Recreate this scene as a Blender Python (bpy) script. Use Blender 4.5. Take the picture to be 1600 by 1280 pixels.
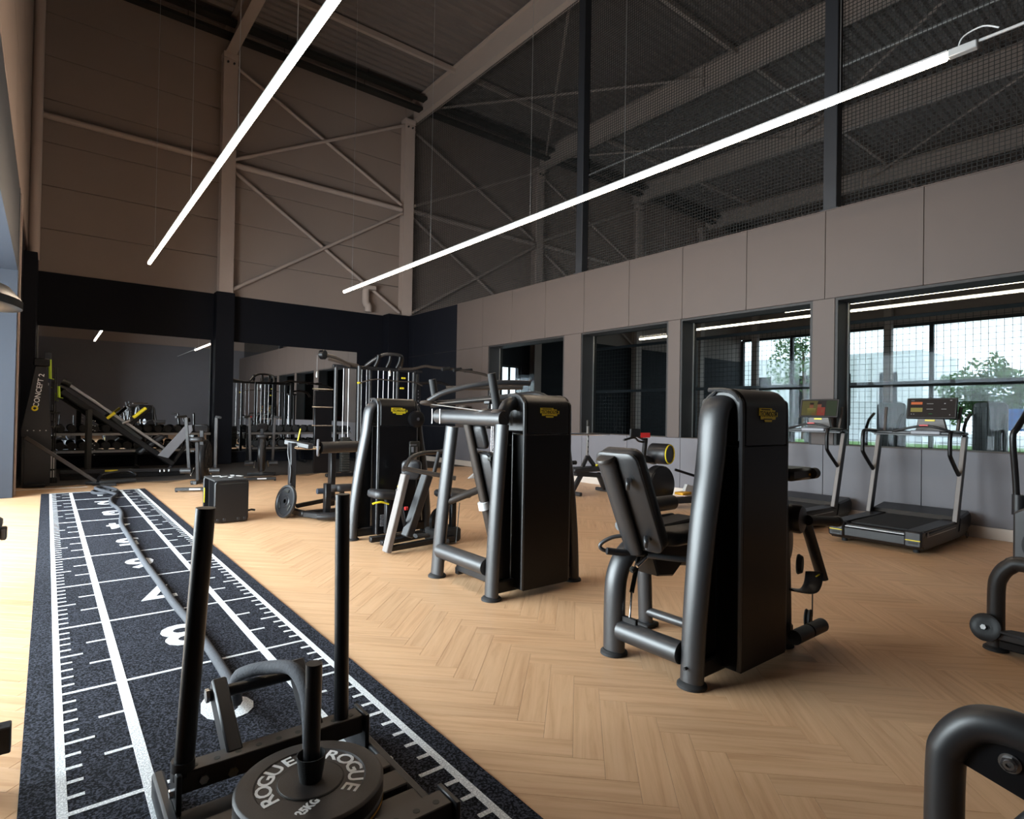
import bpy, bmesh, math, random
from mathutils import Vector, Matrix
random.seed(7)
PI = math.pi
for o in list(bpy.data.objects): bpy.data.objects.remove(o)
S = bpy.context.scene
C = S.collection
# ---------------- camera, world, daylight, exposure ----------------
cam = bpy.data.cameras.new('camera'); cam.sensor_fit = 'HORIZONTAL'; cam.sensor_width = 36.0
cam.lens = 911.79/1600*36; cam.clip_start = 0.05; cam.clip_end = 400
camo = bpy.data.objects.new('camera', cam); C.objects.link(camo)
Rm = Matrix(((0.7821171, -0.0198091, -0.6228165), (-0.6228968, 0.0025740, -0.7822998), (0.0170997, 0.9998005, -0.0103259)))
camo.matrix_world = Matrix.Translation((0, 0, 1.316)) @ Rm.to_4x4()
S.camera = camo
W = bpy.data.worlds.new('sky'); S.world = W; W.use_nodes = True
wn = W.node_tree.nodes; wl = W.node_tree.links
bg = wn['Background']; bg.inputs['Color'].default_value = (0.80, 0.90, 1.0, 1); bg.inputs['Strength'].default_value = 3.2

def area(name, loc, rot, sx, sy, power, col):
    l = bpy.data.lights.new(name, 'AREA'); l.shape = 'RECTANGLE'; l.size = sx; l.size_y = sy
    l.energy = power; l.color = col
    o = bpy.data.objects.new(name, l); C.objects.link(o); o.location = loc; o.rotation_euler = rot
    return o
# daylight entering through the glazed left side of the hall and the glazed front of the far hall
area('daylight_left', (-2.45, 7.0, 1.75), (0, -PI/2, 0), 3.2, 7.6, 2050, (0.90, 0.95, 1.0))
area('daylight_far_hall', (27.9, 8.0, 3.0), (0, PI/2, 0), 4.5, 15.0, 500, (0.92, 0.96, 1.0)).data.cycles.is_portal = True
S.view_settings.view_transform = 'Standard'; S.view_settings.look = 'None'
S.view_settings.exposure = 0.35; S.view_settings.gamma = 1; S.view_settings.use_curve_mapping = False

# ---------------- materials ----------------
def lin(c):
    if isinstance(c, str):
        c = tuple(int(c[i:i+2], 16)/255 for i in (0, 2, 4))
        return tuple(((x+0.055)/1.055)**2.4 if x > 0.04045 else x/12.92 for x in c)
    return c
def nodes(m): return m.node_tree.nodes, m.node_tree.links
def mat(name, col, rough=0.5, metal=0.0, spec=0.5, noise=0.0, nscale=8.0, bump=0.0, bscale=60.0, emit=None, estr=0.0, coat=0.0):
    m = bpy.data.materials.new(name); m.use_nodes = True
    n, l = nodes(m); b = n['Principled BSDF']; col = lin(col)
    b.inputs['Base Color'].default_value = (*col, 1); b.inputs['Roughness'].default_value = rough
    b.inputs['Metallic'].default_value = metal; b.inputs['Specular IOR Level'].default_value = spec
    b.inputs['Coat Weight'].default_value = coat
    if noise or bump:
        tc = n.new('ShaderNodeTexCoord')
    if noise:
        t = n.new('ShaderNodeTexNoise'); t.inputs['Scale'].default_value = nscale; t.inputs['Detail'].default_value = 4
        l.new(tc.outputs['Object'], t.inputs['Vector'])
        mx = n.new('ShaderNodeMix'); mx.data_type = 'RGBA'
        mx.inputs[6].default_value = (*[c*(1-noise) for c in col], 1); mx.inputs[7].default_value = (*[min(1, c*(1+noise)) for c in col], 1)
        l.new(t.outputs['Fac'], mx.inputs[0]); l.new(mx.outputs[2], b.inputs['Base Color'])
    if bump:
        t2 = n.new('ShaderNodeTexNoise'); t2.inputs['Scale'].default_value = bscale; t2.inputs['Detail'].default_value = 3
        l.new(tc.outputs['Object'], t2.inputs['Vector'])
        bp = n.new('ShaderNodeBump'); bp.inputs['Strength'].default_value = bump; bp.inputs['Distance'].default_value = 0.004
        l.new(t2.outputs['Fac'], bp.inputs['Height']); l.new(bp.outputs['Normal'], b.inputs['Normal'])
    if emit is not None:
        b.inputs['Emission Color'].default_value = (*lin(emit), 1); b.inputs['Emission Strength'].default_value = estr
    return m
M = {}
M['frame'] = mat('satin_grey_black_paint', (0.019, 0.019, 0.021), 0.42, 0.0, 0.75, noise=0.08, nscale=20)
M['black'] = mat('black_plastic', (0.005, 0.005, 0.006), 0.36, spec=0.4, noise=0.15, nscale=12)
M['gloss'] = mat('black_gloss_panel', (0.0035, 0.0035, 0.0045), 0.30, spec=0.28, noise=0.2, nscale=6)
M['dark'] = mat('charcoal_paint', (0.014, 0.014, 0.016), 0.40, noise=0.1)
M['rubber'] = mat('black_rubber', (0.011, 0.011, 0.012), 0.7, noise=0.2, nscale=30, bump=0.3, bscale=200)
M['pad'] = mat('black_upholstery', (0.013, 0.013, 0.015), 0.45, noise=0.1, bump=0.15, bscale=300)
M['chrome'] = mat('chrome', (0.75, 0.75, 0.76), 0.14, 1.0, noise=0.03)
M['steel'] = mat('brushed_steel', (0.45, 0.44, 0.43), 0.32, 1.0, noise=0.1, nscale=40)
M['grey'] = mat('grey_metal', (0.20, 0.20, 0.22), 0.45, 0.1, noise=0.08)
M['upright'] = mat('warm_grey_upright', (0.17, 0.15, 0.14), 0.5, 0.1, noise=0.06)
M['yellow'] = mat('yellow_plastic', (0.75, 0.60, 0.02), 0.45, noise=0.05)
M['white'] = mat('white_paint', (0.75, 0.75, 0.75), 0.5, noise=0.04)
M['ink'] = mat('black_ink', (0.012, 0.012, 0.010), 0.6, noise=0.05)
M['red'] = mat('red_plastic', (0.55, 0.03, 0.03), 0.4, noise=0.05)
M['led_red'] = mat('red_led_display', (0.3, 0.01, 0.01), 0.4, noise=0.05, emit=(0.7, 0.02, 0.02), estr=0.22)
M['lime'] = mat('lime_rubber', (0.42, 0.62, 0.03), 0.5, noise=0.06)
M['wall_grey'] = mat('warm_grey_wall_panel', (0.080, 0.060, 0.053), 0.62, noise=0.05, nscale=3, bump=0.05, bscale=400)
M['wall_low'] = mat('grey_lower_wall_panel', (0.135, 0.130, 0.145), 0.6, noise=0.05, nscale=3, bump=0.05, bscale=400)
M['wall_dark'] = mat('blue_black_wall', (0.005, 0.0055, 0.009), 0.65, spec=0.15, noise=0.15, nscale=2)
M['wall_navy'] = mat('slate_wall_paint', (0.024, 0.030, 0.043), 0.55, noise=0.12, nscale=2)
M['beige'] = mat('beige_sandwich_panel', (0.265, 0.205, 0.178), 0.7, noise=0.05, nscale=1.5)
M['column'] = mat('greige_steel_paint', (0.40, 0.32, 0.285), 0.6, noise=0.05, nscale=4)
M['beam'] = mat('taupe_beam_paint', (0.34, 0.28, 0.25), 0.6, noise=0.05, nscale=4)
M['roof'] = mat('corrugated_roof_sheet', (0.16, 0.135, 0.125), 0.6, 0.2, noise=0.12, nscale=2)
M['post'] = mat('slate_steel_post', (0.016, 0.018, 0.023), 0.55, noise=0.1)
M['net'] = mat('black_netting', (0.012, 0.012, 0.012), 0.8, noise=0.1)
M['jamb'] = mat('dark_window_frame', (0.010, 0.009, 0.010), 0.6, noise=0.1)
M['base'] = mat('cream_baseboard', (0.55, 0.48, 0.42), 0.5, noise=0.04)
M['rubfloor'] = mat('speckled_rubber_floor', (0.035, 0.030, 0.028), 0.7, noise=0.4, nscale=120, bump=0.2, bscale=200)
M['concrete'] = mat('concrete_floor', (0.16, 0.15, 0.14), 0.6, noise=0.15, nscale=3)
M['lamp'] = mat('warm_led_diffuser', (0.9, 0.85, 0.8), 0.4, noise=0.02, emit=(1.0, 0.80, 0.60), estr=34)
M['lamp_far'] = mat('warm_led_diffuser_far', (0.9, 0.85, 0.8), 0.4, noise=0.02, emit=(1.0, 0.84, 0.62), estr=11)
M['alu'] = mat('white_aluminium', (0.62, 0.62, 0.62), 0.4, 0.3, noise=0.03)
M['wire'] = mat('steel_wire', (0.5, 0.5, 0.5), 0.4, 0.9, noise=0.03)
M['rope'] = mat('charcoal_rope_sleeve', (0.045, 0.047, 0.055), 0.85, noise=0.35, nscale=90, bump=0.6, bscale=120)
M['platelabel'] = mat('white_plate_lettering', (0.80, 0.80, 0.80), 0.5, noise=0.03)
M['plateface'] = mat('brown_black_bumper_rubber', (0.026, 0.020, 0.018), 0.5, noise=0.3, nscale=9, bump=0.1, bscale=200)
M['orange'] = mat('amber_stripe', (0.70, 0.34, 0.02), 0.5, noise=0.05)
M['leaf'] = mat('tree_foliage', (0.09, 0.17, 0.06), 0.8, noise=0.5, nscale=6)
M['bark'] = mat('tree_bark', (0.10, 0.07, 0.05), 0.9, noise=0.3)
M['grass'] = mat('grass_verge', (0.12, 0.22, 0.06), 0.9, noise=0.4, nscale=3)
M['render'] = mat('white_render_facade', (0.75, 0.76, 0.77), 0.7, noise=0.04)
M['asphalt'] = mat('pale_paving', (0.42, 0.42, 0.42), 0.8, noise=0.1)
M['gap'] = mat('dark_oak_joint', (0.20, 0.12, 0.065), 0.8, noise=0.1)
M['blue'] = mat('blue_board', (0.05, 0.18, 0.50), 0.5, noise=0.3, nscale=3)
M['curved_dark'] = mat('brown_anodised_bar', (0.045, 0.036, 0.031), 0.42, 0.2, noise=0.1)
# mirror and glass
m = mat('mirror_silver', (0.72, 0.73, 0.74), 0.0, 1.0); M['mirror'] = m
m = bpy.data.materials.new('window_glass'); m.use_nodes = True; n, l = nodes(m)
for x in list(n): n.remove(x)
out = n.new('ShaderNodeOutputMaterial'); mx = n.new('ShaderNodeMixShader'); tr = n.new('ShaderNodeBsdfTransparent'); gl = n.new('ShaderNodeBsdfGlossy')
tr.inputs[0].default_value = (0.82, 0.85, 0.85, 1); gl.inputs['Roughness'].default_value = 0.0; gl.inputs[0].default_value = (0.9, 0.95, 1, 1)
lw = n.new('ShaderNodeLayerWeight'); lw.inputs[0].default_value = 0.11
l.new(lw.outputs['Fresnel'], mx.inputs[0]); l.new(tr.outputs[0], mx.inputs[1]); l.new(gl.outputs[0], mx.inputs[2]); l.new(mx.outputs[0], out.inputs[0])
M['glass'] = m
# oak planks: grain along u or v, one tone per plank
def plank_mat(name, ang):
    m = bpy.data.materials.new(name); m.use_nodes = True; n, l = nodes(m); b = n['Principled BSDF']
    at = n.new('ShaderNodeAttribute'); at.attribute_name = 'tone'
    ge = n.new('ShaderNodeNewGeometry'); mp = n.new('ShaderNodeMapping'); mp.inputs['Rotation'].default_value = (0, 0, ang)
    off = n.new('ShaderNodeVectorMath'); off.operation = 'MULTIPLY_ADD'; off.inputs[1].default_value = (31, 17, 5)
    l.new(at.outputs['Vector'], off.inputs[0]); l.new(ge.outputs['Position'], mp.inputs['Vector'])
    sc = n.new('ShaderNodeVectorMath'); sc.operation = 'MULTIPLY'; sc.inputs[1].default_value = (1.6, 26, 1)
    l.new(mp.outputs[0], sc.inputs[0]); l.new(sc.outputs[0], off.inputs[2])
    t = n.new('ShaderNodeTexNoise'); t.inputs['Scale'].default_value = 1.0; t.inputs['Detail'].default_value = 6; t.inputs['Roughness'].default_value = 0.62; t.inputs['Distortion'].default_value = 0.5
    l.new(off.outputs[0], t.inputs['Vector'])
    rp = n.new('ShaderNodeValToRGB'); e = rp.color_ramp.elements
    e[0].position = 0.28; e[0].color = (0.49, 0.275, 0.145, 1); e[1].position = 0.75; e[1].color = (0.69, 0.445, 0.265, 1)
    x = rp.color_ramp.elements.new(0.5); x.color = (0.62, 0.382, 0.215, 1)
    l.new(t.outputs['Fac'], rp.inputs[0])
    hv = n.new('ShaderNodeHueSaturation'); l.new(rp.outputs[0], hv.inputs['Color'])
    mr = n.new('ShaderNodeMapRange'); mr.inputs[3].default_value = 0.955; mr.inputs[4].default_value = 1.045
    l.new(at.outputs['Fac'], mr.inputs[0]); l.new(mr.outputs[0], hv.inputs['Value'])
    l.new(hv.outputs[0], b.inputs['Base Color']); b.inputs['Roughness'].default_value = 0.44; b.inputs['Specular IOR Level'].default_value = 0.45
    bp = n.new('ShaderNodeBump'); bp.inputs['Strength'].default_value = 0.12; bp.inputs['Distance'].default_value = 0.002
    l.new(t.outputs['Fac'], bp.inputs['Height']); l.new(bp.outputs[0], b.inputs['Normal'])
    return m
M['plank_u'] = plank_mat('oak_plank_grain', -PI/4); M['plank_v'] = plank_mat('oak_plank_grain_crosswise', PI/4)
# artificial turf
def turf(name, c0, c1, sc):
    m = bpy.data.materials.new(name); m.use_nodes = True; n, l = nodes(m); b = n['Principled BSDF']
    tc = n.new('ShaderNodeTexCoord'); t = n.new('ShaderNodeTexNoise'); t.inputs['Scale'].default_value = sc; t.inputs['Detail'].default_value = 2
    l.new(tc.outputs['Object'], t.inputs['Vector']); rp = n.new('ShaderNodeValToRGB'); e = rp.color_ramp.elements
    e[0].position = 0.46; e[0].color = (*c0, 1); e[1].position = 0.60; e[1].color = (*c1, 1)
    l.new(t.outputs['Fac'], rp.inputs[0]); l.new(rp.outputs[0], b.inputs['Base Color']); b.inputs['Roughness'].default_value = 0.85
    b.inputs['Specular IOR Level'].default_value = 0.1
    bp = n.new('ShaderNodeBump'); bp.inputs['Strength'].default_value = 0.7; bp.inputs['Distance'].default_value = 0.004
    l.new(t.outputs['Fac'], bp.inputs['Height']); l.new(bp.outputs[0], b.inputs['Normal'])
    return m
M['turf'] = turf('black_turf', (0.004, 0.004, 0.006), (0.052, 0.056, 0.074), 130)
M['turfw'] = turf('white_turf', (0.55, 0.56, 0.58), (0.86, 0.87, 0.88), 150)

# ---------------- mesh helpers ----------------
OFF = Vector((0, 0, 0))
def setoff(v): 
    global OFF
    OFF = Vector(v)
class MB:
    def __init__(s): s.v = []; s.f = []; s.nosharp = False
    def add(s, vs, fs):
        b = len(s.v); s.v += [Vector(p) for p in vs]; s.f += [tuple(b+i for i in f) for f in fs]; return s
    def box(s, x0, x1, y0, y1, z0, z1, c=0.004, mtx=None):
        if c == 0:
            return s.add([(x, y, z) for x in (x0, x1) for y in (y0, y1) for z in (z0, z1)], [(0, 1, 3, 2), (4, 6, 7, 5), (0, 4, 5, 1), (2, 3, 7, 6), (0, 2, 6, 4), (1, 5, 7, 3)])
        cx, cy, cz = (x0+x1)/2, (y0+y1)/2, (z0+z1)/2; hx, hy, hz = abs(x1-x0)/2, abs(y1-y0)/2, abs(z1-z0)/2
        c = min(c, hx*0.45, hy*0.45, hz*0.45); vs = []; idx = {}
        for sx in (-1, 1):
            for sy in (-1, 1):
                for sz in (-1, 1):
                    for ax in range(3):
                        p = [sx*hx, sy*hy, sz*hz]
                        for a in range(3):
                            if a != ax: p[a] -= (sx, sy, sz)[a]*c
                        idx[(sx, sy, sz, ax)] = len(vs); q = Vector(p)
                        if mtx is not None: q = mtx @ q
                        vs.append((q[0]+cx, q[1]+cy, q[2]+cz))
        fs = []
        R2 = (-1, 1)
        for ax in range(3):
            a, b = [k for k in range(3) if k != ax]
            for sg in R2:
                q = []
                for (u, w) in ((-1, -1), (1, -1), (1, 1), (-1, 1)):
                    k = [0, 0, 0]; k[ax] = sg; k[a] = u; k[b] = w; q.append(idx[(*k, ax)])
                if (sg > 0) == (ax == 1): q.reverse()
                fs.append(q)
        for ax in range(3):
            a, b = [k for k in range(3) if k != ax]
            for u in R2:
                for w in R2:
                    k0 = [0, 0, 0]; k1 = [0, 0, 0]; k0[ax] = -1; k1[ax] = 1; k0[a] = k1[a] = u; k0[b] = k1[b] = w
                    q = [idx[(*k0, a)], idx[(*k1, a)], idx[(*k1, b)], idx[(*k0, b)]]
                    fs.append(q)
        for sx in R2:
            for sy in R2:
                for sz in R2: fs.append([idx[(sx, sy, sz, 0)], idx[(sx, sy, sz, 1)], idx[(sx, sy, sz, 2)]])
        return s.add(vs, fs)
    def bar(s, p0, p1, w, h, up=(0, 0, 1), c=0.004):
        p0, p1 = Vector(p0), Vector(p1); d = p1-p0; L = d.length; d.normalize(); up = Vector(up)
        if abs(d.dot(up)) > 0.98: up = Vector((0, 1, 0))
        sd = d.cross(up).normalized(); u = sd.cross(d).normalized()
        mt = Matrix((d, sd, u)).transposed(); m = (p0+p1)/2; k = len(s.v)
        s.box(-L/2, L/2, -w/2, w/2, -h/2, h/2, c)
        for i in range(k, len(s.v)): s.v[i] = mt @ s.v[i] + m
        return s
    def ring(s, c, a, b, ra, rb, n):
        return [Vector(c) + a*(ra*math.cos(2*PI*i/n)) + b*(rb*math.sin(2*PI*i/n)) for i in range(n)]
    def tube(s, pts, r, n=12, up=(0, 0, 1), caps=True, smooth=0, closed=False):
        pts = [Vector(p) for p in pts]
        rs = r if isinstance(r, (list,)) else [r]*len(pts)
        rs = [x if isinstance(x, tuple) else (x, x) for x in rs]
        if smooth:
            P = []; Q = []; N = len(pts)
            rng = N if closed else N-1
            for i in range(rng):
                if closed: p0, p1, p2, p3 = pts[(i-1) % N], pts[i], pts[(i+1) % N], pts[(i+2) % N]; r1, r2 = rs[i], rs[(i+1) % N]
                else: p0, p1, p2, p3 = pts[max(i-1, 0)], pts[i], pts[i+1], pts[min(i+2, N-1)]; r1, r2 = rs[i], rs[i+1]
                for k in range(smooth):
                    t = k/smooth; t2 = t*t; t3 = t2*t
                    P.append(0.5*((2*p1)+(-p0+p2)*t+(2*p0-5*p1+4*p2-p3)*t2+(-p0+3*p1-3*p2+p3)*t3))
                    Q.append(tuple(r1[j]*(1-t)+r2[j]*t for j in (0, 1)))
            if not closed: P.append(pts[-1]); Q.append(rs[-1])
            pts, rs = P, Q
        N = len(pts); rings = []; up = Vector(up); prev = None
        for i, p in enumerate(pts):
            if closed: d = pts[(i+1) % N]-pts[i-1]
            else: d = pts[min(i+1, N-1)]-pts[max(i-1, 0)]
            d.normalize()
            if prev is None:
                u = up - d*up.dot(d)
                if u.length < 0.05: u = Vector((0, 1, 0)) - d*d.y
                if u.length < 0.05: u = Vector((1, 0, 0)) - d*d.x
                u.normalize()
            else:
                u = prev - d*prev.dot(d); u.normalize()
            prev = u; w = d.cross(u)
            rings.append(s.ring(p, w, u, rs[i][0], rs[i][1], n))
        b = len(s.v)
        for rg in rings: s.v += rg
        m = N if closed else N-1
        for i in range(m):
            j = (i+1) % N
            for k in range(n):
                k2 = (k+1) % n; s.f.append((b+i*n+k, b+i*n+k2, b+j*n+k2, b+j*n+k))
        if caps and not closed:
            for rg, rev in ((rings[0], True), (rings[-1], False)):
                c = len(s.v); s.v += rg; q = list(range(c, c+n)); s.f.append(tuple(reversed(q)) if rev else tuple(q))
        return s
    def cyl(s, p0, p1, r, n=20, r2=None): return s.tube([p0, p1], [r, r if r2 is None else r2], n)
    def lathe(s, prof, o, ax=(0, 0, 1), n=28, close=True):
        ax = Vector(ax).normalized(); o = Vector(o); a = ax.orthogonal().normalized(); b_ = ax.cross(a)
        b = len(s.v)
        for (r, h) in prof: s.v += s.ring(o+ax*h, a, b_, r, r, n)
        for i in range(len(prof)-1):
            for k in range(n):
                k2 = (k+1) % n; s.f.append((b+i*n+k, b+i*n+k2, b+(i+1)*n+k2, b+(i+1)*n+k))
        if close:
            if prof[0][0] > 1e-4: s.f.append(tuple(reversed(range(b, b+n))))
            e = b+(len(prof)-1)*n
            if prof[-1][0] > 1e-4: s.f.append(tuple(range(e, e+n)))
        return s
    def torus(s, c, ax, R, r, n=32, m=8):
        ax = Vector(ax).normalized(); a = ax.orthogonal().normalized(); b = ax.cross(a); c = Vector(c)
        return s.tube([c+a*(R*math.cos(2*PI*i/n))+b*(R*math.sin(2*PI*i/n)) for i in range(n)], r, m, up=ax, closed=True)
    def prism(s, poly, o, u, v, d, c=0.0):
        # polygon (2-D list) in plane o,u,v extruded along u x v by d, edge chamfer c
        o, u, v = Vector(o), Vector(u).normalized(), Vector(v).normalized(); w = u.cross(v); n = len(poly)
        cx = sum(p[0] for p in poly)/n; cy = sum(p[1] for p in poly)/n
        def lay(ins, h):
            res = []
            for i, p in enumerate(poly):
                if ins:
                    a = Vector(poly[i-1]); b = Vector(p); e = Vector(poly[(i+1) % n])
                    d1 = (b-a).normalized(); d2 = (e-b).normalized()
                    n1 = Vector((-d1[1], d1[0])); n2 = Vector((-d2[1], d2[0])); nn = n1+n2
                    if nn.length < 1e-6: nn = n1
                    nn = nn.normalized(); q = b+nn*(ins/max(0.4, nn.dot(n1)))
                else: q = Vector(p)
                res.append(o+u*q[0]+v*q[1]+w*h)
            return res
        ar = sum(poly[i-1][0]*poly[i][1]-poly[i][0]*poly[i-1][1] for i in range(n))
        sg = 1 if ar > 0 else -1
        L = [lay(sg*c, 0), lay(0, c), lay(0, d-c), lay(sg*c, d)] if c else [lay(0, 0), lay(0, d)]
        b = len(s.v)
        for q in L: s.v += q
        for i in range(len(L)-1):
            for k in range(n):
                k2 = (k+1) % n; s.f.append((b+i*n+k, b+i*n+k2, b+(i+1)*n+k2, b+(i+1)*n+k))
        s.f.append(tuple(reversed(range(b, b+n)))); e = b+(len(L)-1)*n; s.f.append(tuple(range(e, e+n)))
        return s
    def mesh(s, name, m, sharp=38):
        me = bpy.data.meshes.new(name); me.from_pydata([tuple(p-OFF) for p in s.v], [], s.f); me.materials.append(m)
        bm = bmesh.new(); bm.from_mesh(me); bmesh.ops.recalc_face_normals(bm, faces=bm.faces); bm.to_mesh(me); bm.free()
        me.shade_smooth(); me.set_sharp_from_angle(angle=math.radians(sharp))
        return me
    def build(s, name, m, parent=None, label=None, sharp=38):
        if isinstance(m, str): m = M[m]
        o = bpy.data.objects.new(name, s.mesh(name, m, sharp)); C.objects.link(o)
        if parent is not None: o.parent = parent
        else: o.location = OFF
        if label: o['label'] = label
        return o
def rrect(x0, x1, y0, y1, r, n=4, corners='all'):
    P = []
    for (cx, cy, a0, tag) in ((x1-r, y0+r, -PI/2, 'br'), (x1-r, y1-r, 0, 'tr'), (x0+r, y1-r, PI/2, 'tl'), (x0+r, y0+r, PI, 'bl')):
        if corners == 'all' or tag in corners:
            for i in range(n+1): P.append((cx+r*math.cos(a0+PI/2*i/n), cy+r*math.sin(a0+PI/2*i/n)))
        else:
            P.append({'br': (x1, y0), 'tr': (x1, y1), 'tl': (x0, y1), 'bl': (x0, y0)}[tag])
    return P
def thing(name, label, cat, loc=(0, 0, 0), group=None, world=True):
    o = bpy.data.objects.new(name, None); C.objects.link(o); o.location = loc; o.empty_display_size = 0.1
    o['label'] = label; o['category'] = cat
    if group: o['group'] = group
    setoff(loc)
    return o
def one(mb, name, m, label, cat, loc, group=None, sharp=38):
    setoff(loc); o = mb.build(name, m, None, label, sharp); o['category'] = cat
    if group: o['group'] = group
    return o
def struct(name, loc=(0, 0, 0), mb=None, m=None, label=None):
    setoff(loc)
    if mb is None:
        o = bpy.data.objects.new(name, None); C.objects.link(o); o.location = loc
    else: o = mb.build(name, m)
    o['kind'] = 'structure'
    if label: o['label'] = label
    return o
def kids(o): return [x for x in bpy.data.objects if x.parent == o]
def dup(root, loc, label=None, rotz=None, group=None):
    r = root.copy(); C.objects.link(r); r.location = loc
    if rotz is not None: r.rotation_euler = (0, 0, rotz)
    if label: r['label'] = label
    if group: r['group'] = group
    for ch in kids(root):
        c = ch.copy(); C.objects.link(c); c.parent = r
        for g in kids(ch):
            d = g.copy(); C.objects.link(d); d.parent = c
    return r
def text_mb(txt, size, mtx, ext=0.0008, font_w=1.0, bold=0.0):
    cu = bpy.data.curves.new('t', 'FONT'); cu.body = txt; cu.size = size; cu.extrude = ext; cu.offset = bold
    cu.align_x = 'CENTER'; cu.align_y = 'CENTER'; cu.resolution_u = 3
    o = bpy.data.objects.new('t', cu); C.objects.link(o); bpy.context.view_layer.update()
    me = bpy.data.meshes.new_from_object(o.evaluated_get(bpy.context.evaluated_depsgraph_get()))
    mb = MB(); sc = Matrix.Diagonal((font_w, 1, 1, 1))
    mb.add([mtx @ (sc @ v.co) for v in me.vertices], [tuple(p.vertices) for p in me.polygons])
    bpy.data.objects.remove(o); bpy.data.curves.remove(cu); bpy.data.meshes.remove(me)
    return mb
def join(*ms):
    r = MB()
    for m in ms: r.add(m.v, m.f)
    return r
# ================= STRUCTURE =================
XW = 8.43; YB = 16.0; ZC = 10.9; XF = 27.6
# ---- floor: herringbone oak planks on a base slab ----
fl = struct('floor', (0, 0, 0), MB().box(-4.6, 8.8, -3.4, 12.5, -0.2, -0.006, 0), 'gap')
Lp, Wp = 0.60, 0.12; npl = 5
planks = []
ca = math.cos(PI/4)
for k in range(-120, 140):
    for mm in range(-14, 15):
        for kind in (0, 1):
            u0 = (k + 2*npl*mm + (npl if kind else 0))*Wp; v0 = (k + ((1-npl) if kind else 0))*Wp
            w_, h_ = (Wp, Lp) if kind else (Lp, Wp)
            cu, cv = u0+w_/2, v0+h_/2
            x = ca*(cu-cv); y = ca*(cu+cv)
            if -4.4 < x < 8.25 and -3.0 < y < 12.25: planks.append((x, y, kind))
def plank_mesh(kind, tone):
    hw, hh = (Wp/2-0.0005, Lp/2-0.0005) if kind else (Lp/2-0.0005, Wp/2-0.0005)
    c = 0.0007; vs = []; fs = [(8, 9, 10, 11)]
    for (z, i) in ((-0.006, 0), (-0.0005, 0), (0, c)):
        for (sx, sy) in ((-1, -1), (1, -1), (1, 1), (-1, 1)):
            px, py = sx*(hw-i), sy*(hh-i); vs.append((ca*(px-py), ca*(px+py), z))
    for a in (0, 4):
        for i in range(4):
            j = (i+1) % 4; fs.append((a+i, a+j, a+4+j, a+4+i))
    return vs, fs
tones = [i/11 for i in range(12)]
proto = {}
setoff((0, 0, 0))
for kind in (0, 1):
    for ti, t in enumerate(tones):
        vs, fs = plank_mesh(kind, t); me = bpy.data.meshes.new('plank'); me.from_pydata(vs, [], fs); me.materials.append(M['plank_v' if kind else 'plank_u'])
        at = me.attributes.new('tone', 'FLOAT', 'POINT'); at.data.foreach_set('value', [t]*len(vs)); proto[(kind, ti)] = me
cv_ = Vector((0.6228165, 0.7822998))
def vis(p):
    d = p[0]*cv_[0]+p[1]*cv_[1]; s_ = (p[0]*cv_[1]-p[1]*cv_[0])
    if d < 1.2 or abs(s_/d) > 0.95: return 1e6
    if -0.05 < p[0] < 1.28: return 5e5+d
    return d
planks.sort(key=vis)
rnd = random.Random(3)
for p in planks[:300]:
    o = bpy.data.objects.new('plank', proto[(p[2], rnd.randrange(12))]); C.objects.link(o); o.parent = fl; o.location = (p[0], p[1], 0)
for kind in (0, 1):
    V = []; F = []; T = []
    for p in planks[300:]:
        if p[2] != kind: continue
        t = tones[rnd.randrange(12)]; vs, fs = plank_mesh(kind, t); b = len(V)
        V += [(a+p[0], b_+p[1], c_) for a, b_, c_ in vs]; F += [tuple(b+i for i in f) for f in fs]; T += [t]*len(vs)
    me = bpy.data.meshes.new('planks'); me.from_pydata(V, [], F); me.materials.append(M['plank_v' if kind else 'plank_u'])
    at = me.attributes.new('tone', 'FLOAT', 'POINT'); at.data.foreach_set('value', T)
    o = bpy.data.objects.new('planks', me); C.objects.link(o); o.parent = fl; o['kind'] = 'stuff'
struct('floor_rubber', (0, 0, 0), MB().box(-4.6, 8.8, 12.5, 16.3, -0.2, 0.004, 0.002), 'rubfloor')
struct('floor_far_hall', (0, 0, 0), MB().box(8.8, 27.7, -3.4, 16.3, -0.2, 0.0, 0), 'concrete')
# ---- roof ----
prof = []; y = -3.5; zc = ZC
while y < 16.3:
    prof += [(y, zc), (y+0.05, zc+0.07), (y+0.14, zc+0.07), (y+0.19, zc)]; y += 0.24
mb = MB()
x0, x1 = -4.8, 28.2
for i in range(len(prof)): mb.v += [Vector((x0, prof[i][0], prof[i][1])), Vector((x1, prof[i][0], prof[i][1]))]
for i in range(len(prof)-1): mb.f.append((2*i, 2*i+1, 2*i+3, 2*i+2))
struct('ceiling', (0, 0, 0), mb, 'roof')
struct('ceiling_deck', (0, 0, 0), MB().box(-4.8, 28.2, -3.6, 16.4, ZC+0.12, ZC+0.3, 0), 'beige')
def ibeam(x, y0, y1, z0, z1, w=0.24):
    b = MB(); b.box(x-w/2, x+w/2, y0, y1, z0, z0+0.025, 0); b.box(x-w/2, x+w/2, y0, y1, z1-0.025, z1, 0); b.box(x-0.012, x+0.012, y0, y1, z0+0.025, z1-0.025, 0)
    return b
n_ = 1
for x in (3.4, 8.62, 13.75, 18.9, 24.2):
    o = struct('trim_%d' % n_, (x, 0, 10.2), ibeam(x, -3.4, 15.9, 10.20, 10.86), 'beam', 'long taupe steel roof beam running to the back wall'); n_ += 1
    for yy in (2.2, 9.2):
        setoff((0, 0, 0)); setoff((x, 0, 10.2)); MB().box(x-0.09, x-0.012, yy-0.08, yy+0.08, 10.225, 10.835, 0.004).build('stiffener', 'beam', o)
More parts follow.
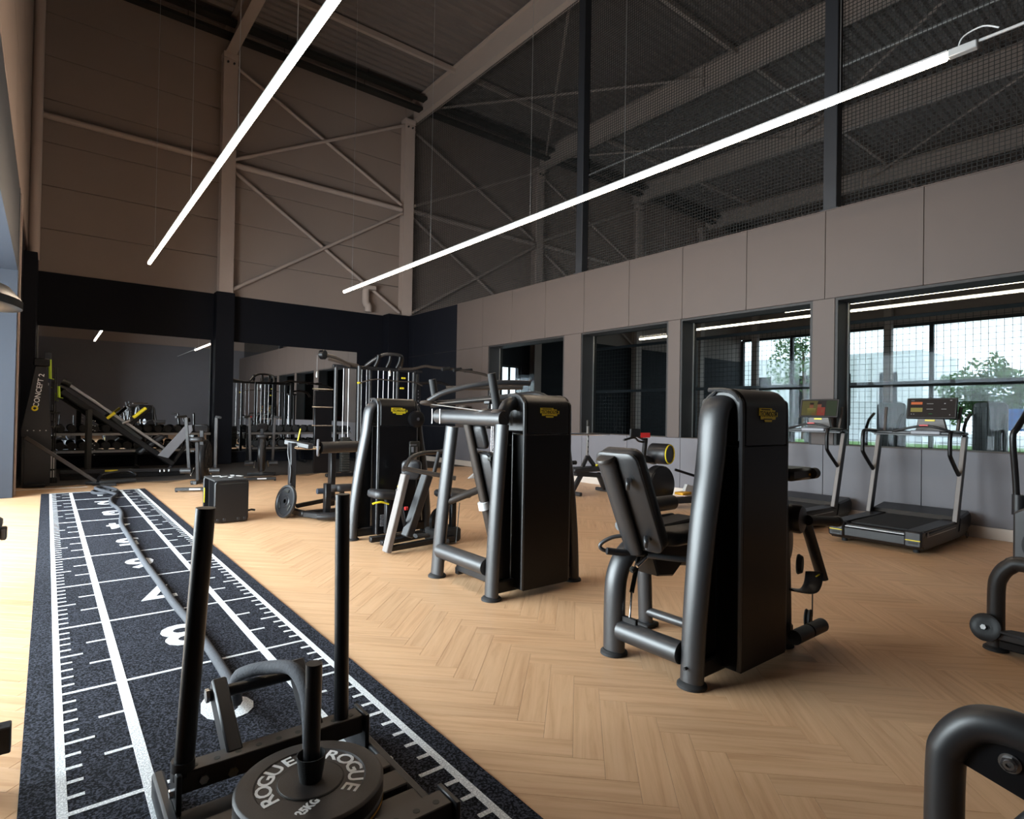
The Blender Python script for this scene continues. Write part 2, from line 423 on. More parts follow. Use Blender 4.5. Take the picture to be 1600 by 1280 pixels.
# purlins (cross) and wind braces
for (yy) in (1.6, 8.2, 13.6):
    struct('trim_%d' % n_, (0, yy, 10.7), MB().bar((-0.4, yy, 10.8), (27.5, yy, 10.8), 0.10, 0.14), 'beam'); n_ += 1
for (a, b) in (((8.62, 9.0, 10.5), (13.75, 15.6, 10.5)), ((13.75, 2.4, 10.5), (18.9, 9.0, 10.5)), ((18.9, 9.0, 10.5), (13.75, 15.6, 10.5)), ((8.62, 15.6, 10.5), (13.75, 9.0, 10.5)), ((18.9, 2.4, 10.5), (24.2, 9.0, 10.5)), ((3.4, 9.0, 10.5), (-0.4, 4.0, 10.5))):
    struct('trim_%d' % n_, a, MB().cyl(a, b, 0.035, 8), 'beam'); n_ += 1
# ---- back wall ----
wb = struct('wall_back', (0, 16.1, 0), MB().box(-0.4, 27.7, 16.06, 16.3, 4.22, 11.0, 0), 'ink')
cols = [-0.45, 3.4, 8.4, 13.65, 19.2, 23.75, 27.6]
for i in range(len(cols)-1):
    z = 4.22
    while z < 10.9:
        z1 = min(z+0.93, 10.98)
        MB().box(cols[i]+0.004, cols[i+1]-0.004, 16.0, 16.06, z+0.004, z1-0.004, 0.006).build('panel', 'beige', wb); z += 0.93
setoff((0, 0, 0))
struct('wall_back_lower', (0, 16.0, 0), MB().box(-0.45, 8.8, 15.97, 16.3, 0, 4.22, 0.004), 'wall_dark')
struct('wall_back_lower_1', (0, 16.0, 0), join(MB().box(8.8, 11.9, 15.97, 16.3, 0, 4.22, 0), MB().box(13.1, 27.7, 15.97, 16.3, 0, 4.22, 0), MB().box(11.9, 13.1, 15.97, 16.3, 3.06, 4.22, 0), MB().box(11.9, 13.1, 15.97, 16.3, 0, 0.9, 0)), 'wall_dark')
for i, x in enumerate(cols[1:-1]):
    c = MB(); zb = 4.22 if x < 9 else 0
    c.box(x-0.16, x+0.16, 15.70, 15.715, zb, 10.2, 0); c.box(x-0.16, x+0.16, 15.955, 15.97, zb, 10.2, 0); c.box(x-0.012, x+0.012, 15.715, 15.955, zb, 10.2, 0)
    o = struct('trim_%d' % n_, (x, 15.8, 0), c, 'column', 'greige steel column on the back wall'); n_ += 1
    setoff((x, 15.8, 0)); h = MB(); h.box(x-0.17, x+0.17, 15.68, 15.97, 10.05, 10.2, 0.005); h.build('cap_plate', 'column', o)
    for (dx, dz) in ((-0.07, 0), (0.07, 0)): MB().cyl((x+dx, 15.66, 9.95), (x+dx, 15.70, 9.95), 0.025, 8).build('bolt', 'dark', o)
struct('trim_%d' % n_, (3.4, 15.8, 0), MB().box(3.18, 3.60, 15.66, 15.97, 0, 4.24, 0.01), 'wall_dark', 'black boxed lower half of the column between the mirrors'); n_ += 1
struct('trim_%d' % n_, (8.2, 15.8, 0), MB().box(7.75, 8.43, 15.6, 15.97, 0, 4.24, 0.01), 'wall_dark', 'black boxed corner pillar'); n_ += 1
# bracing on the back wall
def brace(a, b, r=0.045, w=False):
    global n_
    o = struct('trim_%d' % n_, a, MB().cyl(a, b, r, 10), 'column'); n_ += 1
    return o
brace((-0.3, 15.85, 7.52), (3.24, 15.85, 7.50), 0.07)
for i in (1, 2, 3):
    xa, xb = cols[i]+0.16, cols[i+1]-0.16
    brace((xa, 15.85, 7.5), (xb, 15.85, 7.46), 0.075)
    brace((xa, 15.80, 4.35), (xb, 15.80, 7.35), 0.045); brace((xa, 15.88, 7.35), (xb, 15.88, 4.35), 0.045)
    brace((xa, 15.80, 7.62), (xb, 15.80, 10.0), 0.045); brace((xa, 15.88, 10.0), (xb, 15.88, 7.62), 0.045)
# cable trays under the roof along the back wall
for (yy, zz) in ((15.45, 10.42), (15.2, 10.62)):
    t = thing('cable_tray', 'black cable tray under the roof, %s of the two on the back wall' % ('the lower' if yy > 15.3 else 'the upper'), 'cable tray', (0, yy, zz), 'cable trays along the back wall')
    b = MB(); b.box(-0.35, 27.5, yy-0.12, yy+0.12, zz-0.01, zz, 0); b.box(-0.35, 27.5, yy-0.125, yy-0.115, zz, zz+0.07, 0); b.box(-0.35, 27.5, yy+0.115, yy+0.125, zz, zz+0.07, 0); b.build('channel', 'ink', t)
    for x in (0.6, 2.4, 4.6, 6.8, 9.5, 12.2): MB().cyl((x, yy, zz), (x, yy, 10.93), 0.008, 6).build('hanger', 'ink', t)
# vent pipe elbow
t = thing('drain_pipe', 'short greige pipe elbow low on the beige back wall beside the corner column', 'pipe', (7.2, 15.85, 4.22))
MB().tube([(7.2, 15.8, 4.24), (7.2, 15.8, 4.42), (7.12, 15.8, 4.5), (7.12, 15.8, 4.9)], 0.10, 12, smooth=4).build('pipe', 'column', t)
MB().box(6.98, 7.4, 15.7, 15.95, 4.88, 5.0, 0.01).build('head_box', 'column', t)
# ---- left walls ----
struct('wall_left', (-0.4, 13.5, 0), MB().box(-0.65, -0.40, 11.36, 16.0, 0, 4.5, 0), 'wall_dark')
wl_ = struct('wall_left_upper', (-0.4, 0, 4.5), MB().box(-0.65, -0.42, -3.5, 16.0, 4.5, 11.0, 0), 'ink')
for (ya, yb_) in ((-3.4, 3.0), (3.0, 9.4), (9.4, 15.98)):
    z = 4.5
    while z < 10.9:
        MB().box(-0.42, -0.37, ya+0.004, yb_-0.004, z+0.004, min(z+1.3, 10.98)-0.004, 0.006).build('panel', 'beige', wl_); z += 1.3
struct('wall_left_lintel', (-0.4, 4, 2.5), MB().box(-0.65, -0.375, -3.5, 11.1, 3.3, 4.5, 0), 'wall_navy')
struct('wall_left_return', (-2.5, 11.2, 0), MB().box(-2.7, -0.37, 11.1, 11.35, 0, 4.6, 0.004), 'wall_navy')
struct('wall_bay_top', (-2.5, 4, 3.3), MB().box(-2.7, -0.4, -3.5, 11.3, 3.6, 3.8, 0), 'wall_navy')
struct('wall_left_pier', (-0.5, 0, 0), MB().box(-0.75, -0.50, -3.5, 2.55, 0, 3.3, 0), 'wall_navy')  # unseen pier, its end set to throw the shade edge across the mat
struct('trim_%d' % n_, (-0.38, 15, 4.25), MB().tube([(-0.27, 15.0, 4.25), (-0.27, 15.0, 10.5)], 0.09, 14), 'column', 'greige downpipe standing in the left corner of the back wall'); n_ += 1
struct('trim_%d' % n_, (-0.3, 14.6, 0), MB().box(-0.42, -0.20, 14.3, 15.5, 0, 4.27, 0.01), 'wall_dark', 'black boxed pillar in the left corner'); n_ += 1
struct('trim_%d' % n_, (-0.36, 11.2, 0), MB().box(-0.385, -0.345, 11.36, 11.42, 0, 4.5, 0.004), 'column', 'narrow brown edge strip at the wall end'); n_ += 1
# left glazed front (mullions) and front wall behind the camera
wn1 = struct('window_5', (-2.3, 0, 0))
setoff((-2.3, 0, 0))
for yy in (-3.3, -1.2, 0.9, 3.0, 5.1, 7.2, 9.3, 11.0): MB().box(-2.36, -2.24, yy-0.04, yy+0.04, 0, 3.6, 0).build('mullion', 'jamb', wn1)
for zz in (0.06, 2.4, 3.55): MB().box(-2.35, -2.25, -3.3, 11.0, zz-0.04, zz+0.04, 0).build('transom', 'jamb', wn1)
MB().box(-2.31, -2.30, -3.3, 11.0, 0, 3.6, 0).build('pane', 'glass', wn1)
struct('wall_front', (2, -3.5, 0), MB().box(-4.7, 27.7, -3.8, -3.55, 0, 4.7, 0), 'wall_low')
struct('wall_front_upper', (2, -3.5, 4.7), MB().box(-4.7, 27.7, -3.8, -3.6, 4.7, 11, 0), 'beige')
# ---- right wall with windows ----
wins = [(8.88, 11.56), (6.26, 8.38), (3.81, 6.01), (0.75, 3.51)]
wr = struct('wall_right', (XW, 0, 0))
core = MB(); T0, T1 = XW+0.02, XW+0.42
core.box(T0, T1, -3.6, 16.0, 0, 0.97, 0); core.box(T0, T1, -3.6, 16.0, 3.03, 4.20, 0)
edges = [16.0, 11.56, 8.88, 8.38, 6.26, 6.01, 3.81, 3.51, 0.75, -3.6]
for i in range(0, 10, 2): core.box(T0, T1, edges[i+1]+0.004, edges[i]-0.004, 0.97, 3.03, 0)
setoff((XW, 0, 0)); core.build('wall_core', 'wall_grey', wr)
ys = [1.31+1.168*i for i in range(-4, 13)]+[16.0]
for a, b in zip(ys[:-1], ys[1:]):
    dk = a > 12.9  # panels nearest the back corner take the darker back-wall colour
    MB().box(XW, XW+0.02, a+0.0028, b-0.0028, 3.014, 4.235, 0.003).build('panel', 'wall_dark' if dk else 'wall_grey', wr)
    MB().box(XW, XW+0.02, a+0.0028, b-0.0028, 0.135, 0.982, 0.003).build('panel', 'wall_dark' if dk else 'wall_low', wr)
for i in range(0, 10, 2):
    a, b = edges[i+1], edges[i]
    cuts = [a]+[q for q in ys if a+0.15 < q < b-0.15]+[b]
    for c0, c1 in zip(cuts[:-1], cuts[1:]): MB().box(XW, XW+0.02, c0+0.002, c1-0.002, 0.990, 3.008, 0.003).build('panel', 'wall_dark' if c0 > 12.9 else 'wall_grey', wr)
MB().box(XW-0.002, T1, -3.6, 16.0, 4.236, 4.25, 0.002).build('coping', 'wall_grey', wr)
struct('baseboard_right', (XW, 0, 0), MB().box(XW-0.016, XW+0.01, -3.5, 15.6, 0.0, 0.135, 0.003), 'base')
for i, (a, b) in enumerate(wins):
    w = struct('window_%d' % (i+1), (XW, a, 0.98)); setoff((XW, a, 0.98))
    J = 0.035
    MB().box(XW+0.01, T1, b-J, b, 0.98, 3.01, 0).build('jamb', 'jamb', w); MB().box(XW+0.01, T1, a, a+J, 0.98, 3.01, 0).build('jamb', 'jamb', w)
    MB().box(XW+0.01, T1, a+J, b-J, 3.01-J, 3.01, 0).build('head', 'jamb', w); MB().box(XW+0.01, T1, a+J, b-J, 0.975, 0.99, 0).build('sill', 'wall_grey', w)
    MB().box(XW+0.33, XW+0.342, a+J, b-J, 0.99, 3.01-J, 0).build('pane', 'glass', w)
    MB().box(XW+0.315, XW+0.33, b-J-0.018, b-J, 0.99, 3.01-J, 0).build('glazing_bead', 'steel', w)
# ---- posts and safety net above the right wall ----
for i, (yy, lab) in enumerate(((3.61, 'dark steel net post rising above the wall between the third and fourth windows'), (8.52, 'dark steel net post rising above the wall between the first and second windows'))):
    t = thing('net_post', lab, 'post', (XW+0.12, yy, 4.25), 'net posts on the right wall')
    MB().box(XW+0.03, XW+0.20, yy-0.09, yy+0.09, 4.25, 10.2, 0.008).build('shaft', 'post', t)
    MB().box(XW+0.01, XW+0.215, yy-0.12, yy+0.12, 4.25, 4.27, 0.003).build('foot_plate', 'post', t)
net = MB(); r = 0.0034; step = 0.052
y = -3.4
while y < 15.9:
    net.box(XW+0.23-r, XW+0.23+r, y-r, y+r, 4.25, 10.25, 0); y += step
z = 4.3
while z < 10.25:
    net.box(XW+0.23-r, XW+0.23+r, -3.4, 15.9, z-r, z+r, 0); z += step
net.v = net.v
o = one(net, 'safety_net', 'net', 'black square-mesh safety net stretched above the right wall up to the roof', 'net', (XW+0.23, 0, 4.25))
o['kind'] = 'stuff'
# ---- mirrors ----
for (a, b, lab) in ((-0.20, 3.14, 'large wall mirror left of the black column'), (3.61, 6.95, 'large wall mirror right of the black column')):
    t = thing('wall_mirror', lab, 'mirror', ((a+b)/2, 15.96, 0.35), 'wall mirrors')
    MB().box(a, b, 15.955, 15.968, 0.30, 3.06, 0).build('mirror_glass', 'mirror', t)
    MB().box(a, b, 15.948, 15.968, 0.27, 0.30, 0).build('bottom_rail', 'dark', t)
# ---- linear lamps ----
def lamp(name, x, y0, y1, z, lab, wires, m='lamp', w=0.055, h=0.05, grp=None, seg=2.2, ztop=10.88):
    t = thing(name, lab, 'lamp', (x, (y0+y1)/2, z), grp)
    MB().box(x-w/2, x+w/2, y0, y1, z+h*0.5, z+h*0.5+0.018, 0.002).build('housing', 'alu', t)
    MB().box(x-w/2+0.003, x+w/2-0.003, y0+0.004, y1-0.02, z-h/2, z+h/2, 0.012).build('diffuser', m, t, 'glowing warm white diffuser')
    for yy in wires: MB().cyl((x, yy, z+h/2), (x, yy, ztop), 0.0035, 5).build('suspension_wire', 'wire', t)
    return t
L1 = lamp('linear_lamp', 1.476, 2.2, 13.14, 4.12, 'long glowing linear pendant lamp above the sprint mat, the left of the two', (2.6, 4.63, 6.44, 8.97, 12.4), grp='linear pendant lamps')
L2 = lamp('linear_lamp', 5.34, 1.42, 13.07, 4.12, 'long glowing linear pendant lamp running over the tall machines to the right wall side', (2.2, 4.63, 6.37, 9.15, 12.6), grp='linear pendant lamps')
setoff((5.34, (1.42+13.07)/2, 4.12))
MB().box(5.31, 5.37, 1.24, 1.42, 4.10, 4.16, 0.006).build('end_housing', 'alu', L2, 'bare aluminium end of the lamp')
MB().tube([(5.34, 1.36, 4.16), (5.36, 1.33, 4.24), (5.38, 1.22, 4.27), (5.36, 1.12, 4.20)], 0.006, 6, smooth=4).build('cable', 'white', L2)
MB().bar((5.34, 1.24, 4.15), (5.34, -3.3, 4.15), 0.02, 0.02).build('feed_conduit', 'alu', L2)
lamp('linear_lamp', 16.0, -3.0, 11.2, 4.13, 'thin glowing linear lamp in the far hall, lower of the pair behind the windows', (0, 5, 10), 'lamp_far', grp='far hall lamps')
lamp('linear_lamp', 15.4, -3.0, 7.7, 4.22, 'thin glowing linear lamp in the far hall, upper of the pair behind the windows', (0, 5), 'lamp_far', grp='far hall lamps')
lamp('linear_lamp', 14.3, 10.5, 11.7, 3.74, 'short glowing linear lamp in the far hall behind the second window', (10.8, 11.5), 'lamp_far', grp='far hall lamps')
t = thing('ceiling_conduit', 'pale conduit strip hung under the roof behind the net', 'conduit', (15.0, 3, 10.0))
MB().bar((15.0, -3.3, 9.98), (15.0, 14.9, 9.98), 0.05, 0.04).build('conduit', 'white', t)
for yy in (0, 3, 6, 9, 12): MB().cyl((15.0, yy, 10.0), (15.0, yy, 10.85), 0.01, 6).build('hanger', 'wire', t)
# ---- far hall: facade, outside ----
wf = struct('window_6', (XF, 0, 0)); setoff((XF, 0, 0))
for yy in (-3.2, -1.0, 1.5, 4.6, 7.8, 11.0, 13.4, 15.9): MB().box(XF-0.08, XF+0.08, yy-0.07, yy+0.07, 0, 5.3, 0).build('mullion', 'jamb', wf)
for zz in (0.04, 2.85, 5.3): MB().box(XF-0.07, XF+0.07, -3.4, 15.9, zz-0.07, zz+0.07, 0).build('transom', 'jamb', wf)
MB().box(XF-0.01, XF+0.01, -3.4, 15.9, 0, 5.3, 0).build('pane', 'glass', wf)
struct('wall_far', (XF, 0, 5.3), MB().box(XF-0.1, XF+0.15, -3.6, 16.2, 5.35, 11.0, 0), 'beige')
for yy in (9.2, 15.0):
    struct('trim_%d' % n_, (XF-0.4, yy, 0), MB().box(XF-0.55, XF-0.3, yy-0.14, yy+0.14, 0, 10.3, 0.005), 'column', 'greige steel column before the glazed front of the far hall'); n_ += 1
struct('window_7', (12.5, 16.1, 1.0)); wb7 = bpy.data.objects['window_7']; setoff((12.5, 16.1, 1.0))
for xx in (11.95, 12.65, 13.06): MB().box(xx-0.03, xx+0.03, 16.05, 16.12, 0.9, 3.06, 0).build('mullion', 'jamb', wb7)
for zz in (0.93, 1.6, 2.3, 3.03): MB().box(11.9, 13.1, 16.05, 16.12, zz-0.03, zz+0.03, 0).build('transom', 'jamb', wb7)
MB().box(11.9, 13.1, 16.08, 16.09, 0.9, 3.06, 0).build('pane', 'glass', wb7)
# partition rig with mesh in the far hall
t = thing('cage_frame', 'slate steel frame with wire mesh seen behind the right-hand windows', 'cage', (13.0, 3, 0))
for yy in (-2.0, 1.6, 5.2, 8.8, 12.4): MB().box(12.95, 13.05, yy-0.05, yy+0.05, 0, 3.36, 0.004).build('post', 'post', t)
for zz in (3.36, 2.08, 0.4): MB().bar((13.0, -2.0, zz), (13.0, 12.4, zz), 0.07, 0.07).build('rail', 'post', t)
mesh_ = MB(); y = -1.9
while y < 12.4: mesh_.box(12.997, 13.003, y-0.003, y+0.003, 0.4, 3.36, 0); y += 0.11
z = 0.5
while z < 3.36: mesh_.box(12.997, 13.003, -2, 12.4, z-0.003, z+0.003, 0); z += 0.11
o = mesh_.build('wire_mesh', 'net', t); o['kind'] = 'stuff'
# outside
struct('ground_outside', (40, 6, 0), MB().box(27.8, 90, -40, 60, -0.3, -0.05, 0), 'asphalt')
struct('ground_verge', (40, 6, 0), MB().box(36, 41, -40, 60, -0.06, 0.02, 0), 'grass')
struct('ground_left', (-20, 6, 0), MB().box(-60, -4.7, -40, 60, -0.3, -0.05, 0), 'asphalt')
def tree(x, y, h, w, lab):
    t = thing('tree', lab, 'tree', (x, y, 0), 'trees outside the far hall')
    MB().tube([(x, y, -0.05), (x+0.1, y, h*0.3), (x, y+0.1, h*0.6)], [0.18, 0.14, 0.08], 8).build('trunk', 'bark', t)
    rr = random.Random(int(x*7+y)); b = MB()
    for i in range(2600):
        a = rr.uniform(0, 2*PI); el = math.asin(rr.uniform(-0.8, 1)); q = rr.uniform(0.55, 1.0)**0.5
        k = 0.8+0.25*math.sin(3*a+y)+0.15*math.sin(5*el+x)
        c = Vector((x+w*k*q*math.cos(a)*math.cos(el), y+w*k*q*math.sin(a)*math.cos(el), h*0.62+h*0.4*k*q*math.sin(el)))
        d1 = Vector((rr.gauss(0, 1), rr.gauss(0, 1), rr.gauss(0, 1))).normalized()*0.14; d2 = d1.orthogonal().normalized()*0.09
        b.add([c-d1, c+d2, c+d1, c-d2], [(0, 1, 2, 3)])
    o = b.build('foliage', 'leaf', t); o['kind'] = 'stuff'
tree(39, 3.6, 4.9, 2.2, 'green leafy tree outside, seen through the right edge of the fourth window')
tree(38, 8.2, 4.6, 2.1, 'green leafy tree outside, seen left of the right treadmill screen')
tree(39, -4.2, 5.6, 2.2, 'green leafy tree outside, the one nearest the camera')
tree(42, 19.5, 10.5, 2.4, 'green leafy tree outside, seen through the third window')
t = thing('white_building', 'plain white rendered building outside, seen through the third window', 'building', (48, 20, 0))
MB().box(46, 54, 13.5, 38, -0.05, 6.2, 0.02).build('wall', 'render', t)
for yy in (15.0, 18.0, 21, 24): MB().box(45.95, 46.02, yy, yy+1.1, 1.0, 4.8, 0.01).build('window', 'gloss', t)
t = thing('notice_board', 'blue and white board outside near the right edge of the fourth window', 'sign', (31, 3.6, 0))
MB().box(34.0, 34.1, 4.3, 7.4, 1.0, 2.0, 0.01).build('board', 'blue', t); MB().box(33.98, 34.0, 4.5, 6.2, 1.1, 1.55, 0).build('poster', 'white', t)
for yy in (4.5, 7.2): MB().box(34.02, 34.08, yy-0.03, yy+0.03, -0.05, 1.0, 0.004).build('leg', 'grey', t)
# ================= FLOOR EQUIPMENT: sprint mat, rope, sled =================
t = thing('sprint_mat', 'black turf sprint mat with white metre lines and numbers on the oak floor', 'mat', (0.62, 6.0, 0))
MB().box(-0.05, 1.285, 0.35, 11.30, 0.0008, 0.012, 0.002).build('turf', 'turf', t)
def strip(x0, x1, y0, y1, nm='line', z=0.0135): MB().box(x0, x1, y0, y1, 0.011, z, 0.001).build(nm, 'turfw', t)
strip(0.048, 0.078, 0.40, 11.24, 'border_line'); strip(1.170, 1.200, 0.40, 11.24, 'border_line')
strip(0.285, 0.325, 0.40, 11.24, 'lane_line', 0.0142); strip(0.930, 0.968, 0.40, 11.24, 'lane_line', 0.0142)
YL = [2.345+0.998*i for i in range(-1, 9)]
for y in YL: strip(0.07, 1.18, y-0.011, y+0.011, 'metre_line', 0.0138)
strip(0.05, 1.20, 11.22, 11.25, 'end_line')
for k in range(-1, 9):
    y0 = 2.345+0.998*k; sg = 0.998
    for j in range(1, 10):
        y = y0+sg*j/10; Ln = 0.10 if j == 5 else 0.052
        for (a, b) in ((0.074, 0.074+Ln), (1.174-Ln, 1.174)): strip(a, b, y-0.010, y+0.010, 'tick', 0.0133)
    for j in (1, 2):
        y = y0+sg*j/3
        strip(0.195, 0.29, y-0.010, y+0.010, 'inner_tick', 0.0133); strip(0.96, 1.05, y-0.010, y+0.010, 'inner_tick', 0.0133)
for d in range(1, 10):
    yc = 2.345+0.998*(9-d)+0.52
    mt = Matrix.Translation((0.645, yc, 0.0130)) @ Matrix.Rotation(PI, 4, 'Z') @ Matrix.Diagonal((1.0, 1.12, 1, 1))
    text_mb(str(d), 0.44, mt, 0.001, 1.0, 0.010).build('numeral', 'turfw', t, sharp=20)
# battle rope
rp = [(0.80, 11.05, 0.035), (0.68, 11.13, 0.045), (0.57, 11.0, 0.04), (0.58, 10.80, 0.035), (0.72, 10.70, 0.035), (0.86, 10.82, 0.038), (0.84, 11.0, 0.06), (0.70, 11.08, 0.09), (0.60, 10.95, 0.095), (0.66, 10.78, 0.075), (0.80, 10.62, 0.037),
      (0.82, 10.40, 0.036), (0.73, 10.0, 0.034), (0.70, 9.5, 0.034), (0.735, 9.0, 0.034), (0.73, 8.5, 0.034), (0.67, 7.8, 0.034), (0.665, 7.0, 0.034), (0.66, 6.2, 0.034), (0.662, 5.6, 0.034), (0.675, 4.9, 0.034), (0.68, 4.4, 0.034), (0.70, 3.9, 0.034), (0.705, 3.4, 0.034),
      (0.70, 3.0, 0.034), (0.665, 2.72, 0.06), (0.61, 2.50, 0.18), (0.585, 2.38, 0.30), (0.61, 2.30, 0.348), (0.66, 2.22, 0.375), (0.70, 2.10, 0.40), (0.705, 1.98, 0.36), (0.69, 1.90, 0.28), (0.675, 1.85, 0.235)]
rp = [(a, b, c+0.0035) for a, b, c in rp]
mb = MB().tube(rp, 0.0235, 10, smooth=5)
one(mb, 'battle_rope', 'rope', 'charcoal sleeved battle rope coiled at the mat end and lying along it to the sled', 'rope', (0.7, 6, 0))
# push sled
t = thing('push_sled', 'black steel push sled with two tall upright poles at the near end of the mat', 'sled', (0.64, 1.75, 0.012))
def beamh(y, nm):
    b = MB(); b.box(0.345, 0.935, y-0.036, y+0.036, 0.135, 0.20, 0.003)
    o = b.build(nm, 'curved_dark', t)
    for i in range(9):
        x = 0.385+i*0.064; MB().cyl((x, y-0.008, 0.1995), (x, y-0.008, 0.2008), 0.010, 12).build('hole', 'ink', o)
    return o
bb = beamh(2.062, 'cross_beam'); bf = beamh(1.455, 'cross_beam')
for x in (0.315, 0.965):
    MB().box(x-0.018, x+0.018, 1.25, 2.28, 0.012, 0.10, 0.012).build('skid', 'dark', t)
for y in (2.062, 1.455):
    for x in (0.335, 0.945):
        MB().box(x-0.008, x+0.008, y-0.055, y+0.055, 0.03, 0.205, 0.003).build('end_plate', 'dark', t)
        sg = -1 if x < 0.6 else 1
        for dz in (0.07, 0.14): MB().cyl((x+sg*0.006, y-0.02, dz), (x+sg*0.022, y-0.02, dz), 0.013, 6).build('hex_bolt', 'chrome', t)
for y in (1.62, 1.74, 1.86): MB().box(0.335, 0.945, y-0.045, y+0.045, 0.085, 0.115, 0.004).build('deck_plate', 'curved_dark', t)
MB().box(0.335, 0.945, 1.50, 2.03, 0.06, 0.084, 0.003).build('deck_frame', 'dark', t)
MB().tube([(0.352, 2.055, 0.17), (0.395, 2.03, 1.01)], 0.029, 18).build('upright_pole', 'black', t)
MB().tube([(0.865, 2.06, 0.17), (0.845, 2.04, 1.02)], 0.0255, 18).build('upright_pole', 'black', t)
MB().cyl((0.352, 2.055, 0.20), (0.3525, 2.054, 0.23), 0.034, 18).build('pole_sleeve', 'dark', t)
# pull bracket with cross tube
MB().bar((0.505, 2.08, 0.17), (0.500, 2.31, 0.33), 0.05, 0.075, c=0.006).build('bracket_arm', 'dark', t)
MB().bar((0.775, 2.08, 0.17), (0.780, 2.31, 0.33), 0.05, 0.075, c=0.006).build('bracket_arm', 'dark', t)
MB().cyl((0.465, 2.275, 0.31), (0.82, 2.275, 0.31), 0.021, 18).build('cross_tube', 'dark', t)
MB().cyl((0.455, 2.275, 0.31), (0.466, 2.275, 0.31), 0.024, 6).build('hex_bolt', 'steel', t)
MB().cyl((0.49, 2.03, 0.155), (0.49, 2.018, 0.155), 0.016, 6).build('hex_bolt', 'steel', t)
MB().cyl((0.405, 2.028, 0.165), (0.405, 2.014, 0.165), 0.014, 6).build('hex_bolt', 'steel', t)
px_, py_ = 0.652, 1.775
MB().tube([(px_, py_, 0.115), (px_+0.002, py_-0.003, 0.548)], 0.0245, 20).build('plate_post', 'dark', t)
# bumper plates, stacked on the post
def plate(z0, z1, nm, lab, stripe):
    t = thing(nm, lab, 'weight plate', (px_, py_, z0), 'bumper plates on the sled')
    r = 0.217; h = z1-z0
    MB().lathe([(0.028, 0.0), (r-0.006, 0.0), (r, 0.006), (r, h-0.008), (r-0.006, h-0.001), (r-0.010, h), (0.163, h), (0.158, h-0.004), (0.098, h-0.004), (0.094, h), (0.028, h)], (px_, py_, z0), (0, 0, 1), 64, close=False).build('rubber_disc', 'plateface', t)
    if stripe: MB().lathe([(r+0.0006, 0.010), (r+0.0006, h*0.55)], (px_, py_, z0), (0, 0, 1), 64, close=False).build('colour_band', 'orange', t, 'amber band round the rim')
    return t
plate(0.116, 0.147, 'bumper_plate', 'amber banded bumper plate beneath the lettered plate on the sled', True)
t = plate(0.1475, 0.196, 'bumper_plate', 'black bumper plate lettered ROGUE 25KG lying on top on the sled', False)
zt = 0.1922
def arc_text(txt, rad, a_mid, dirn, size, step):
    n = len(txt)
    for i, ch in enumerate(txt):
        a = a_mid - dirn*(i-(n-1)/2)*step
        mt = Matrix.Translation((px_+rad*math.cos(a), py_+rad*math.sin(a), zt)) @ Matrix.Rotation(a-PI/2 if dirn > 0 else a+PI/2, 4, 'Z')
        text_mb(ch, size, mt, 0.0009, 1.18, 0.0012).build('letter', 'platelabel', t, sharp=20)
arc_text('ROGUE', 0.131, math.radians(146), 1, 0.066, 0.40)
arc_text('ROGUE', 0.131, math.radians(-5), 1, 0.066, 0.40)
mt = Matrix.Translation((px_-0.050, py_-0.1185, zt)) @ Matrix.Rotation(math.radians(28), 4, 'Z')
text_mb('25KG', 0.038, mt, 0.0009, 0.85, 0.0016).build('lettering', 'platelabel', t, sharp=20)
MB().torus((px_, py_, 0.1935), (0, 0, 1), 0.097, 0.0015, 48, 6).build('ring_groove', 'ink', t)
b = MB().lathe([(0.029, 0.0), (0.033, 0.0), (0.044, 0.075), (0.041, 0.075), (0.030, 0.004)], (px_, py_, 0.196), (0, 0, 1), 28, close=False)
one(b, 'plate_collar', 'rubber', 'black flared plate collar round the sled post above the lettered plate', 'collar', (px_, py_, 0.196))

# ================= SELECTOR MACHINES =================
def badge(x, y, z, par, w=0.19, h=0.080, nrm='-Y', letters=True):
    # stepped yellow badge
    P = [(-.5, .40), (.18, .40), (.20, .28), (.36, .28), (.38, .14), (.50, .14), (.50, -.16), (.40, -.16), (.38, -.34), (.20, -.34), (.18, -.50), (-.18, -.50), (-.22, -.34), (-.40, -.34), (-.42, -.10), (-.5, -.10)]
    b = MB().prism([(p[0]*w, p[1]*h) for p in P], (x, y, z), (1, 0, 0), (0, 0, 1), 0.002)
    o = b.build('badge', 'yellow', par, 'yellow maker badge')
    if letters:
        mt = Matrix.Translation((x, y-0.0026, z)) @ Matrix.Rotation(PI/2, 4, 'X')
        text_mb('TECHNOGYM', 0.0225*w/0.115, mt, 0.0004, 0.74, 0.0004).build('lettering', 'ink', o, sharp=20)
        MB().box(x-0.03*w/0.115, x+0.022*w/0.115, y-0.0030, y-0.0022, z-0.017*w/0.115, z-0.014*w/0.115, 0).build('underline', 'ink', o)
        MB().box(x-0.045*w/0.115, x+0.01*w/0.115, y-0.0030, y-0.0022, z+0.013*w/0.115, z+0.016*w/0.115, 0).build('underline', 'ink', o)
